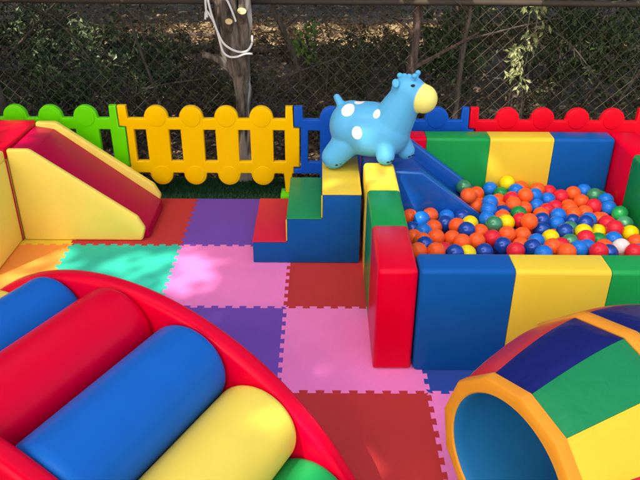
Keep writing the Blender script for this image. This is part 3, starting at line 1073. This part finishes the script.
# the tree tied with cable
TX, TY = -.305, .80
tr = thing('tree', 'forked grey brown tree trunk tied with white cable, behind the yellow picket fence', 'tree', (TX, TY, -.03))
bm = bmesh.new()
tube_bm(bm, spline([(-0.285, .80, -.06), (-0.283, .80, .15), (-0.278, .80, .33), (-0.276, .80, .46), (-0.285, .80, .58), (-0.302, .805, .70), (-0.325, .81, .84), (-0.34, .82, 1.05), (-0.37, .83, 1.5), (-0.4, .84, 2.3)], 6),
        [.055] * 6 + [.046] * 6 + [.038] * 6 + [.040] * 6 + [.052] * 6 + [.058] * 6 + [.055] * 6 + [.05] * 12 + [.045] * 7, 32, wob=.4, rg=.16)
tube_bm(bm, spline([(-0.262, .79, .40), (-0.258, .785, .55), (-0.252, .78, .70), (-0.246, .78, .82), (-0.243, .785, .95), (-0.2, .80, 1.3), (-0.1, .82, 2.2)], 6),
        [.018] * 6 + [.026] * 6 + [.03] * 6 + [.031] * 6 + [.03] * 6 + [.028] * 7, 24, wob=.35, rg=.16)
tube_bm(bm, spline([(-0.34, .80, .62), (-0.378, .795, .74), (-0.388, .79, .86), (-0.39, .79, 1.0), (-0.42, .8, 1.6)], 6), [.014] * 12 + [.012] * 13, 10, wob=.3)
tube_bm(bm, spline([(-0.33, .80, .60), (-0.4, .79, .655), (-0.47, .785, .675)], 5), [.024] * 6 + [.017] * 5, 10, wob=.4)
part('trunk', bm, BARK, tr, 60)
for (p, q, r) in (((-0.265, .79, 0.818), (-0.252, .735, 0.9), .023), ((-0.33, .785, 0.778), (-0.318, .733, 0.85), .0195)):
    bm = bmesh.new()
    P, Q = Vector(p), Vector(q)
    tube_bm(bm, [P, P.lerp(Q, .5), Q], [r * 1.3, r * 1.12, r], 14, wob=.15)
    stub = part('branch_stub', bm, BARK2, tr, 60)
    bm = bmesh.new()
    d = (Q - P).normalized()
    Mx = Matrix.Translation(Q + d * .0012) @ d.to_track_quat('Z', 'Y').to_matrix().to_4x4()
    bmesh.ops.create_cone(bm, cap_ends=True, segments=18, radius1=r * .96, radius2=r * .9, depth=.002, matrix=Mx)
    part('cut_face', bm, CUT, stub, 30)
its = []
rg = random.Random(21)
for i in range(500):
    p = Vector((rg.gauss(-.25, .7), rg.gauss(1.0, .45), rg.uniform(2.2, 3.0)))
    its.append((p, rvec(rg, 1.2), rg.uniform(.05, .09), rg.uniform(.025, .045), rg.uniform(0, 6)))
part('crown', leaves_mesh('crown', its), LEAF_D, tr, 0)
CABLE = vinyl('white cable sheath', lin(226, 226, 222), rough=.4, wb=0, gb=.02, var=.04)
cb = bmesh.new()
tube_bm(cb, spline([(-0.425, .742, 0.868), (-0.427, .738, 0.938), (-0.418, .735, 0.983), (-0.412, .735, 0.938), (-0.4, .735, 0.878), (-0.38, .735, 0.808), (-0.355, .735, 0.75), (-0.32, .737, 0.718), (-0.275, .74, 0.7), (-0.235, .745, 0.706), (-0.212, .75, 0.738), (-0.209, .76, 0.778)], 8), .0058, 8)
tube_bm(cb, spline([(-0.21, .748, 0.69), (-0.245, .742, 0.69), (-0.29, .738, 0.676), (-0.33, .737, 0.678), (-0.358, .737, 0.706), (-0.372, .737, 0.768), (-0.39, .737, 0.838), (-0.425, .742, 0.898), (-0.435, .745, 0.858)], 8), .0055, 8)
tube_bm(cb, spline([(-0.355, .738, 1.038), (-0.345, .735, 0.993), (-0.315, .733, 0.938), (-0.292, .733, 0.878), (-0.284, .735, 0.85)], 8), .0052, 8)
solo('cable', cb, CABLE, 'white cable looped loosely round the tied tree trunk', 'cable', (-0.32, .74, .61), smooth=60)

def shrub(label, x, y, w, d, h, n, ls, mat, seed, stems=7, name='shrub', group='shrubs behind the chain link fence', low=.0, cat='shrub'):
    rg = random.Random(seed)
    z = gz(x, y)
    t = thing(name, label, cat, (x, y, z), group)
    bm = bmesh.new()
    tips = []
    for i in range(stems):
        a = rg.uniform(0, 6.28)
        q = rg.uniform(.3, 1)
        e = Vector((x + math.cos(a) * w * q * .5, y + math.sin(a) * d * q * .5, z + h * rg.uniform(.55, 1)))
        b = Vector((x + math.cos(a) * w * .06, y + math.sin(a) * d * .06, z - .03))
        m = b.lerp(e, .5) + Vector((rg.gauss(0, .05), rg.gauss(0, .05), h * .08))
        sp = spline([b, m, e], 5)
        tube_bm(bm, sp, [.008 - .006 * k / (len(sp) - 1) for k in range(len(sp))], 5)
        tips.append((b, m, e))
        for q in range(3):
            s0 = m.lerp(e, rg.uniform(0, .8))
            s1 = s0 + Vector((rg.gauss(0, w * .16), rg.gauss(0, d * .16), rg.uniform(-.02, h * .25)))
            tube_bm(bm, [s0, s0.lerp(s1, .5) + Vector((0, 0, .015)), s1], [.0035, .0028, .0015], 4)
            tips.append((s0, s0.lerp(s1, .5), s1))
    part('stems', bm, TWIG, t, 60)
    its = []
    clumps = []
    for i in range(max(12, n // 16)):
        b, m, e = rg.choice(tips)
        k = rg.uniform(.3, 1.05)
        p = b.lerp(m, k * 2) if k < .5 else m.lerp(e, (k - .5) * 2)
        clumps.append((p + Vector((rg.gauss(0, w * .06), rg.gauss(0, d * .06), rg.gauss(0, h * .05))), rg.uniform(.5, 1.5), rvec(rg, .8)))
    for i in range(n):
        c, q, nv = rg.choice(clumps)
        p = c + rvec(rg).normalized() * (ls * rg.uniform(.2, 1.7) * q)
        p.z = max(p.z, z + .01)
        its.append((p, rvec(rg, .6) + nv * .9 + Vector((0, -.5, 0)), ls * rg.uniform(.55, 1.25) * (.75 + .25 * q), ls * rg.uniform(.35, .62), rg.uniform(0, 6)))
    part('foliage', leaves_mesh('foliage', its), mat, t, 0)
    return t

shrub('dense ivy covered shrub at the far left behind the green fence', -2.0, 1.75, 1.5, .9, .95, 3600, .042, LEAF_I, 1, 12)
shrub('dark broad leaved shrub left of the tied tree, behind the chain link fence', -1.25, 1.9, .95, .8, .62, 1600, .045, LEAF_I, 2, 9)
shrub('low brownish undergrowth shrub behind the yellow fence', -.75, 1.5, .8, .5, .35, 700, .034, LEAF_M, 3, 8)
shrub('twiggy brown green shrub right behind the tied tree', .05, 1.55, .9, .6, .48, 900, .034, LEAF_M, 4, 9)
shrub('thin dark shrub behind the hopper toy', .5, 1.9, .9, .7, .5, 800, .036, LEAF_D, 5, 8)
shrub('dark evergreen shrub between the reddish stem and thin grey sapling', 1.0, 1.75, .75, .7, .75, 1500, .042, LEAF_D, 6, 9)
shrub('dense dark evergreen shrub behind the red fence at the right', 1.75, 1.8, 1.1, .9, .85, 2700, .042, LEAF_D, 7, 11)
shrub('dark low shrub at the right edge behind the red fence', 2.5, 1.7, 1.0, .9, .8, 2100, .042, LEAF_D, 9, 10)
shrub('mottled low shrub in front of the dark shrubs, behind the middle of the red fence', 1.5, 1.28, .8, .36, .42, 800, .034, LEAF_M, 10, 8)
shrub('leafy green sprig standing in the sunlit clearing', .05, 2.5, .22, .2, .52, 110, .055, LEAF_Y, 12, 3)
shrub('shrub in the distance at the right beyond the clearing', 2.9, 4.6, 2.4, 1.6, 1.1, 2600, .07, LEAF_D, 13, 12)
shrub('shrub in the distance at the left beyond the clearing', -3.6, 4.6, 2.2, 1.6, 1.1, 2200, .07, LEAF_D, 14, 12)
shrub('far shrub beyond the sunlit strip, left of the tied tree', -2.1, 6.6, 1.8, 1.2, .6, 1300, .07, LEAF_M, 15, 10)
shrub('far shrub beyond the sunlit strip, right of the tied tree', .4, 6.7, 2.0, 1.2, .55, 1300, .07, LEAF_M, 16, 10)

for k, (x, y, w, d, h, n, lab) in enumerate((
    (-.45, 1.9, .9, .5, .36, 900, 'dim low undergrowth shrub directly left of the tied tree, beyond the fence wire'),
    (.25, 2.7, 1.1, .6, .34, 900, 'dim low undergrowth shrub below the leafy sprig in the clearing'),
    (-.95, 2.7, 1.2, .6, .36, 900, 'dim low undergrowth shrub beyond the broad leaved shrub'),
    (.9, 3.0, 1.2, .6, .40, 1000, 'dim low undergrowth shrub behind the head of the hopper toy'),
    (.28, 1.28, .7, .3, .30, 600, 'dim twiggy undergrowth shrub just above the blue picket fence'),
    (-1.2, 1.25, .9, .3, .34, 800, 'dim twiggy undergrowth shrub just above the join of green and yellow fences'),
    (-2.4, 2.9, 1.4, .8, .75, 1500, 'dim ivy clump behind the dense ivy shrub at the far left'),
    (-2.35, 1.3, 1.3, .35, .92, 2600, 'tangled ivy pressed against the chain link fence in the top left corner'),
    (-1.45, 1.28, .9, .3, .55, 1500, 'tangled dark ivy against the chain link fence above the green fence'),
    (-.1, 3.35, 1.4, .4, .30, 900, 'dim low brush along the near edge of the fallen log, right of the tied tree'),
    (-1.5, 3.3, 1.5, .4, .32, 1000, 'dim low brush along the near edge of the fallen log, left of the tied tree'),
    (1.35, 3.3, 1.2, .5, .42, 1000, 'dim low brush at the right end of the fallen log'),
    (.65, 1.3, .6, .3, .38, 700, 'dim twiggy undergrowth shrub behind the right part of the blue fence'),
    (2.35, 1.25, 1.0, .3, .7, 1700, 'tangled dark evergreen against the chain link fence in the top right corner'),
    (1.9, 2.9, 1.6, .8, .85, 1800, 'dim evergreen clump behind the dense shrub at the right'))):
    shrub(lab, x, y, w, d, h, n, .036, LEAF_M if h < .5 else LEAF_D, 60 + k, 14, name='shrub')

# variegated plant
vz = gz(1.22, 1.14)
vp = thing('variegated_plant', 'pale cream leaved plant showing against the dark shrubs, behind the red fence', 'plant', (1.28, 1.14, vz))
bm = bmesh.new()
rg = random.Random(33)
its = []
for (ex, ez, nn) in ((1.20, .60, 22), (1.29, .68, 12), (1.22, .52, 22), (1.31, .86, 14), (1.265, .86, 12), (1.28, .42, 8), (1.25, .62, 14), (1.33, .72, 6)):
    b = Vector((1.28 + rg.gauss(0, .01), 1.14, vz - .02))
    e = Vector((ex, 1.12 + rg.gauss(0, .015), ez))
    m = b.lerp(e, .55) + Vector((rg.gauss(0, .03), .02, 0))
    tube_bm(bm, spline([b, m, e], 6), .0028, 5)
    for k in range(nn):
        a = rg.uniform(0, 6.28)
        d = Vector((math.cos(a), -.35, math.sin(a) * .8)).normalized()
        nr = d.cross(Vector((rg.gauss(0, .4), 1, rg.gauss(0, .4))))
        c = e + d * rg.uniform(.012, .04) + Vector((rg.gauss(0, .016), 0, rg.gauss(0, .018)))
        its.append((c, Vector((rg.gauss(0, .5), -1, rg.gauss(.5, .4))), rg.uniform(.034, .056), rg.uniform(.015, .023), a))
part('stems', bm, TWIG, vp, 60)
part('foliage', leaves_mesh('foliage', its), LEAF_C, vp, 0)

# saplings and leaning trunks
def stem_tree(label, pts, r0, r1, mat, seed, nl=40, wob=.3, leaf=LEAF_D, name='sapling', cat='sapling'):
    rg = random.Random(seed)
    p0 = Vector(pts[0])
    t = thing(name, label, cat, p0)
    sp = spline(pts, 7)
    bm = bmesh.new()
    n = len(sp)
    tube_bm(bm, sp, [r0 + (r1 - r0) * k / (n - 1) for k in range(n)], 10, wob=wob)
    for k in range(5):
        s = sp[rg.randrange(n // 3, n)]
        e = s + Vector((rg.gauss(0, .18), rg.gauss(0, .1), rg.uniform(.05, .3)))
        tube_bm(bm, [s, s.lerp(e, .5) + Vector((.02, 0, .01)), e], [r1 * .6, r1 * .4, r1 * .2], 5)
    part('trunk', bm, mat, t, 60)
    its = []
    for i in range(nl):
        s = sp[rg.randrange(n // 2, n)]
        its.append((s + Vector((rg.gauss(0, .16), rg.gauss(0, .12), rg.gauss(.05, .1))), rvec(rg, 1), rg.uniform(.03, .05), rg.uniform(.015, .026), rg.uniform(0, 6)))
    part('crown', leaves_mesh('crown', its), leaf, t, 0)
stem_tree('reddish brown irregular tree stem between the hopper head and the thin grey sapling', [(.60, 1.06, -.05), (.612, 1.055, .2), (.628, 1.06, .45), (.645, 1.055, .65), (.652, 1.06, .9), (.67, 1.08, 1.6), (.66, 1.1, 2.3)], .030, .020, RED_BARK, 45, 30, .45, LEAF_D, 'sapling', 'sapling')
stem_tree('thin grey sapling growing against the chain link fence, right of the reddish stem', [(.90, 1.07, -.04), (.905, 1.06, .3), (.905, 1.05, .62), (.93, 1.05, .92), (.95, 1.08, 1.6), (.97, 1.12, 2.3)], .017, .010, TWIG, 41, 60)
stem_tree('dark leaning sapling at the far left behind the green fence', [(-1.72, 1.12, -.05), (-1.70, 1.12, .3), (-1.78, 1.13, .6), (-1.9, 1.15, .85), (-2.05, 1.2, 1.3), (-2.2, 1.25, 2.2)], .034, .02, BARK2, 42, 60)
stem_tree('slender crooked sapling left of the tied tree, behind the chain link fence', [(-.83, 1.35, -.05), (-.85, 1.36, .25), (-.92, 1.38, .5), (-.98, 1.4, .75), (-1.05, 1.45, 1.2), (-1.05, 1.5, 2.1)], .011, .007, TWIG, 43, 40)
stem_tree('slanting dark sapling between the tied tree and the hopper toy', [(.02, 2.1, -.05), (-.04, 2.1, .3), (-.16, 2.1, .6), (-.27, 2.1, .85), (-.45, 2.1, 1.3), (-.6, 2.1, 2.1)], .022, .013, BARK2, 44, 50)
# trees standing in the wood
for (lab, pts, r0, r1, sd) in (
    ('dark tree trunk deep in the wood, left of the sunlit strip', [(-2.9, 6.2, -.1), (-2.85, 6.2, 1), (-2.9, 6.2, 2.5)], .12, .1, 51),
    ('dark tree trunk deep in the wood, right of the sunlit strip', [(1.75, 5.6, -.1), (1.72, 5.6, 1), (1.8, 5.6, 2.5)], .11, .09, 52),
    ('slim dark tree trunk deep in the wood at the right edge', [(3.6, 6.8, -.1), (3.6, 6.8, 1), (3.5, 6.8, 2.5)], .1, .08, 53)):
    stem_tree(lab, pts, r0, r1, BARK2, sd, 30, .2, LEAF_D, 'tree', 'tree')
# fallen logs at the edge of the sunlit strip
def log(label, a, b, r, seed):
    a, b = Vector(a), Vector(b)
    bm = bmesh.new()
    n = 14
    pts = [a.lerp(b, k / n) + Vector((0, .05 * noise.noise(Vector((k * .5, seed, 0))), .025 * noise.noise(Vector((k * .6, seed, 4))))) for k in range(n + 1)]
    tube_bm(bm, pts, [r * (1 - .4 * k / n) for k in range(n + 1)], 12, wob=.3)
    solo('fallen_log', bm, BARK2, label, 'log', (a + b) / 2, 'fallen logs in the wood', smooth=60)
log('long dark fallen log along the near edge of the sunlit leaf strip', (-1.75, 3.75, .02), (1.25, 3.55, .0), .05, 1)
log('short fallen log lying in the sunlit leaf strip, left of the tied tree', (-1.9, 4.2, .01), (-.8, 4.3, .0), .035, 2)

# bare twig tangle of the undergrowth, dead branches on the ground
rg = random.Random(77)
def dead_branch(label, a, b, r, seed):
    g = random.Random(seed)
    a, b = Vector(a), Vector(b)
    m = a.lerp(b, .45) + Vector((g.gauss(0, .08), g.gauss(0, .05), g.uniform(.02, .12)))
    sp = spline([a, m, b], 8)
    bm = bmesh.new()
    tube_bm(bm, sp, [r * (1 - .7 * k / (len(sp) - 1)) for k in range(len(sp))], 6, wob=.3)
    for k in range(6):
        s = sp[g.randrange(3, len(sp))]
        e = s + Vector((g.gauss(0, .16), g.gauss(0, .08), g.uniform(-.05, .22)))
        mm = s.lerp(e, .5) + Vector((g.gauss(0, .03), 0, g.gauss(0, .03)))
        tube_bm(bm, spline([s, mm, e], 3), [r * .4 * (1 - .11 * q) for q in range(7)], 5)
    solo('dead_branch', bm, TWIG, label, 'branch', (a + b) / 2, 'dead branches in the undergrowth', smooth=60)
dead_branch('bare grey branch arching over the ivy at the far left', (-1.95, 1.3, .3), (-1.35, 1.35, .85), .012, 1)
dead_branch('bare branch rising steeply in the top left corner', (-1.75, 1.25, .6), (-2.0, 1.3, 1.1), .010, 2)
dead_branch('thin bare branch slanting down towards the green fence', (-1.5, 1.2, .85), (-1.1, 1.25, .35), .008, 3)
dead_branch('forked bare branch lying low behind the yellow fence', (-1.15, 1.2, .2), (-.55, 1.25, .42), .009, 4)
dead_branch('bare twiggy branch between the tied tree and hopper toy', (-.2, 1.2, .15), (.25, 1.25, .55), .009, 5)
dead_branch('upright bare twig behind the hopper back', (.1, 1.35, .0), (.16, 1.35, .62), .007, 6)
dead_branch('bare branch tangled in the shrubs at the right edge', (1.9, 1.25, .3), (2.3, 1.2, .75), .009, 7)
dead_branch('thin bare branch in the dark shrub behind the red fence', (1.35, 1.2, .75), (1.8, 1.25, .38), .007, 8)

# fallen leaves
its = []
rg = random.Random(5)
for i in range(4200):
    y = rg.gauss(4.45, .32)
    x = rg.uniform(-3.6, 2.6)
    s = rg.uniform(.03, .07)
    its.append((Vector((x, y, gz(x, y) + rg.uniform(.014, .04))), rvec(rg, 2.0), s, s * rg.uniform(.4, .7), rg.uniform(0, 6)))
for i in range(36000):
    y = .85 + 11 * rg.random() ** 1.9
    x = rg.uniform(-1, 1) * (2.6 + y * .62)
    s = rg.uniform(.022, .05) * (1 + .06 * y)
    its.append((Vector((x, y, gz(x, y) + rg.uniform(.004, .03))), rvec(rg, 2.4), s, s * rg.uniform(.4, .7), rg.uniform(0, 6)))
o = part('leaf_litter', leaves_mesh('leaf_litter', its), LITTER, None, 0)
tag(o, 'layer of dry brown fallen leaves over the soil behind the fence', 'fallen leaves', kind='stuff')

# ------------------------------------------------------------------ trees added out of view to shade the place, crowns shaped around sun gaps
SUN_EL, SUN_AZ = R(52), R(218)          # azimuth from +Y towards +X: the sun stands behind the camera, to its left
SL = Vector((math.sin(SUN_AZ) * math.cos(SUN_EL), math.cos(SUN_AZ) * math.cos(SUN_EL), math.sin(SUN_EL)))
def inside(p, poly):
    c = False
    n = len(poly)
    for i in range(n):
        (x0, y0), (x1, y1) = poly[i], poly[(i + 1) % n]
        if (y0 > p[1]) != (y1 > p[1]) and p[0] < (x1 - x0) * (p[1] - y0) / (y1 - y0) + x0:
            c = not c
    return c
# gaps cut in the added foliage to put sun patches at set places, at the height of what it falls on
GAPS = [
 (0, [(-.747, -.121), (-.62, -.10), (-.5, -.073), (-.492, -.388), (-.607, -.351), (-.66, -.24), (-.743, -.273), (-.812, -.208)]),
 (0, [(-.496, -.045), (-.393, -.035), (-.38, -.151), (-.331, -.159), (-.321, -.386), (-.483, -.395)]),
 (0, [(-1.2, -.15), (-1.017, -.10), (-.98, -.21), (-1.046, -.29), (-1.2, -.33)]),
 (.44, [(-1.7, .10), (-1.24, .10), (-1.19, .42), (-1.7, .42)]),
 (.334, [(.146, -.075), (.19, -.075), (.205, -.15), (.146, -.155)]),
 (.40, [(.33, -.24), (.45, -.24), (.45, .02), (.33, .02)]),
 (.42, [(-.02, -1.64), (.015, -1.605), (.06, -1.62), (.066, -1.67), (.043, -1.715), (.005, -1.71)]),
 (.42, [(.002, -1.56), (.031, -1.545), (.048, -1.565), (.036, -1.58), (.01, -1.578)]),
 (.15, [(-1.235, -.20), (-1.18, -.10), (-1.1, -.30), (-1.14, -.36)]),
]
def crown_items(rg, n, x0, x1, y0, y1, h0, h1, ls, gaps, edge=.5, pad=.0, small=.075, thin=.5):
    its = []
    while len(its) < n:
        x, y = rg.uniform(x0, x1), rg.uniform(y0, y1)
        dx = min(x - x0, x1 - x) / edge
        dy = min(y - y0, y1 - y) / edge
        if min(dx, dy) < rg.random() * .8 + .25 * noise.noise(Vector((x * 1.7, y * 1.7, 2))):
            continue
        h = rg.uniform(h0, h1)
        p = Vector((x, y, 0)) + SL * (h / SL.z)
        s = ls * rg.uniform(.7, 1.3)
        def blocked(s):
            for z, poly in gaps:
                q = p - SL * ((p.z - z) / SL.z)
                if inside((q.x, q.y), poly):
                    return True
                for a in range(8):
                    if inside((q.x + math.cos(a * PI / 4) * (s * .36 + pad), q.y + math.sin(a * PI / 4) * (s * .36 + pad)), poly):
                        return True
            return False
        if blocked(s):
            s = ls * .3          # small leaves sharpen the edges of the gaps
            if blocked(s):
                s = small        # thin foliage: the light that comes through is broken up
                if rg.random() > thin:
                    continue
        its.append((p, rvec(rg, 2.2) * .5 + SL * 1.2, s, s * rg.uniform(.6, .8), rg.uniform(0, 6)))
    return its
def added_shade_tree(label, base, its, lim):
    t = thing('added_shade_tree', label, 'tree', base, 'added unseen trees that shade the playground')
    bm = bmesh.new()
    b = Vector(base)
    tp = Vector(lim[0])
    tube_bm(bm, spline([b, b.lerp(tp, .5) + Vector((.05, .03, 0)), tp], 6), [.16 - .005 * k for k in range(13)], 14, wob=.2)
    for e in lim[1:]:
        e = Vector(e)
        tube_bm(bm, spline([tp - Vector((0, 0, .3)), tp.lerp(e, .5) + Vector((0, 0, .1)), e], 5), [.07 - .005 * k for k in range(11)], 8, wob=.2)
    part('trunk', bm, BARK2, t, 60)
    part('crown', leaves_mesh('crown', its), LEAF_D, t, 0)
rg = random.Random(91)
its = crown_items(rg, 6500, -2.5, 2.3, -3.0, 1.25, 5.0, 5.7, .20, GAPS)  # added crown, laid along the sun rays so its shade covers the mat
cc = Vector((-.1, -.9, 0)) + SL * (5.3 / SL.z)
added_shade_tree('added unseen tree behind the camera, crown shaped to shade the play mat', (cc.x - 2.4, cc.y - 1.8, -.03), its,
           [(cc.x - 1.2, cc.y - .9, 4.9), (cc.x + 1.2, cc.y + .8, 5.2), (cc.x - 1.4, cc.y + 1, 5.3), (cc.x + 1, cc.y - 1.2, 5.3)])
its = []  # leaf screen added out of view to cut skylight from the left
for i in range(4200):
    z = 4.4 * rg.random() ** .8
    its.append((Vector((-3.6 + rg.gauss(0, .35) - .12 * z, rg.uniform(-4.2, 3.6), z)), rvec(rg, .4) + Vector((1, 0, .3)), rg.uniform(.16, .28), rg.uniform(.1, .18), rg.uniform(0, 6)))
added_shade_tree('added tall leafy hedge tree on the unseen left side, blocking light from there', (-3.9, -.3, -.03), its, [(-3.8, -.3, 3.2), (-3.6, -2.8, 3.0), (-3.6, 2.4, 3.0)])
STRIP = [(0, [(-2.9, 4.2), (-2.5, 4.05), (-2.3, 4.3), (-2.45, 4.6), (-2.8, 4.7)]), (0, [(-2.15, 4.1), (-1.75, 3.95), (-1.5, 4.15), (-1.7, 4.4), (-2.1, 4.5)]),  # gaps cut in the added crowns to let sun onto the clearing
         (0, [(-1.35, 4.3), (-.7, 4.15), (-.3, 4.35), (-.4, 4.75), (-1.1, 4.85), (-1.4, 4.6)]), (0, [(-.25, 3.9), (.35, 3.8), (.75, 3.95), (.7, 4.3), (.1, 4.4), (-.2, 4.2)]),
         (0, [(.5, 4.45), (1.0, 4.3), (1.5, 4.4), (1.4, 4.75), (.8, 4.85)]), (0, [(.95, 3.9), (1.3, 3.85), (1.4, 4.1), (1.1, 4.2)]), (0, [(-.1, 4.6), (.3, 4.55), (.3, 4.9), (-.1, 4.95)]),
         (.5, [(-1.95, 1.55), (-1.8, 1.5), (-1.75, 1.62), (-1.9, 1.68)]), (.4, [(-1.55, 1.7), (-1.42, 1.66), (-1.4, 1.8), (-1.52, 1.8)]), (.3, [(-1.2, 1.75), (-1.05, 1.7), (-1.05, 1.82), (-1.18, 1.85)]),
         (0, [(-2.3, 3.0), (-2.1, 2.95), (-2.05, 3.05), (-2.2, 3.1)]),
         (.55, [(1.12, 1.02), (1.25, 1.02), (1.27, 1.2), (1.12, 1.2)]), (.8, [(1.2, 1.05), (1.3, 1.05), (1.3, 1.18), (1.2, 1.18)])]
its = crown_items(rg, 6500, -5.0, 1.0, 1.15, 9.5, 1.65, 2.3, .24, STRIP, .3, .0, .11, .42)  # both added woodland crowns hang low, out of view, to darken the wood
added_shade_tree('added unseen tree at the left behind the fence, crown shaped to darken the wood', (-4.9, 2.4, -.1), its, [(-4.6, 2.4, 2.4), (-2.5, 1.5, 2.6), (-3, 4.2, 2.7)])
its = crown_items(rg, 6000, .4, 6.0, 1.15, 9.5, 1.65, 2.3, .24, STRIP, .3, .0, .11, .42)
added_shade_tree('added unseen tree at the right behind the fence, crown shaped to darken the wood', (4.6, 3.4, -.1), its, [(4.3, 3.2, 2.4), (2.0, 1.6, 2.6), (2, 4.4, 2.7)])

# ------------------------------------------------------------------ camera
f_px, pitch, yaw, roll = 708.13, .497155, .00039, .006639
cp_, sp_ = math.cos(pitch), math.sin(pitch)
cyw, syw = math.cos(yaw), math.sin(yaw)
fw = Vector((syw * cp_, cyw * cp_, -sp_))
rt = Vector((cyw, -syw, 0))
up = rt.cross(fw)
rt2 = rt * math.cos(roll) + up * math.sin(roll)
up2 = -rt * math.sin(roll) + up * math.cos(roll)
cam = bpy.data.cameras.new('camera')
cam.sensor_width = 36
cam.lens = f_px / 640 * 36
cam.clip_end = 500
co = bpy.data.objects.new('camera', cam)
COL.objects.link(co)
co.matrix_world = Matrix(((rt2.x, up2.x, -fw.x, .134938), (rt2.y, up2.y, -fw.y, -2.830969), (rt2.z, up2.z, -fw.z, 1.567593), (0, 0, 0, 1)))
scene.camera = co

# ------------------------------------------------------------------ light
w = bpy.data.worlds.new('World')
scene.world = w
w.use_nodes = True
wn = w.node_tree
bg = wn.nodes['Background']
sky = wn.nodes.new('ShaderNodeTexSky')
sky.sky_type = 'NISHITA'
sky.sun_disc = False
sky.sun_elevation = SUN_EL
sky.sun_rotation = SUN_AZ
sky.dust_density = 4.0
sky.ozone_density = .6
wn.links.new(sky.outputs[0], bg.inputs['Color'])
bg.inputs['Strength'].default_value = .15
sun = bpy.data.lights.new('sun', 'SUN')
sun.energy = 2.0
sun.angle = R(.55)
sun.color = (1.0, .97, .92)
so = bpy.data.objects.new('sun', sun)
COL.objects.link(so)
so.rotation_euler = SL.to_track_quat('Z', 'Y').to_euler()
so.location = (-4, -6, 9)

vs_ = scene.view_settings
vs_.view_transform = 'Standard'
vs_.look = 'None'
vs_.gamma = 1
vs_.use_curve_mapping = False
vs_.exposure = 1.63
vs_.use_white_balance = True
vs_.white_balance_temperature = 7500
scene.cycles.use_denoising = True
scene.cycles.max_bounces = 8
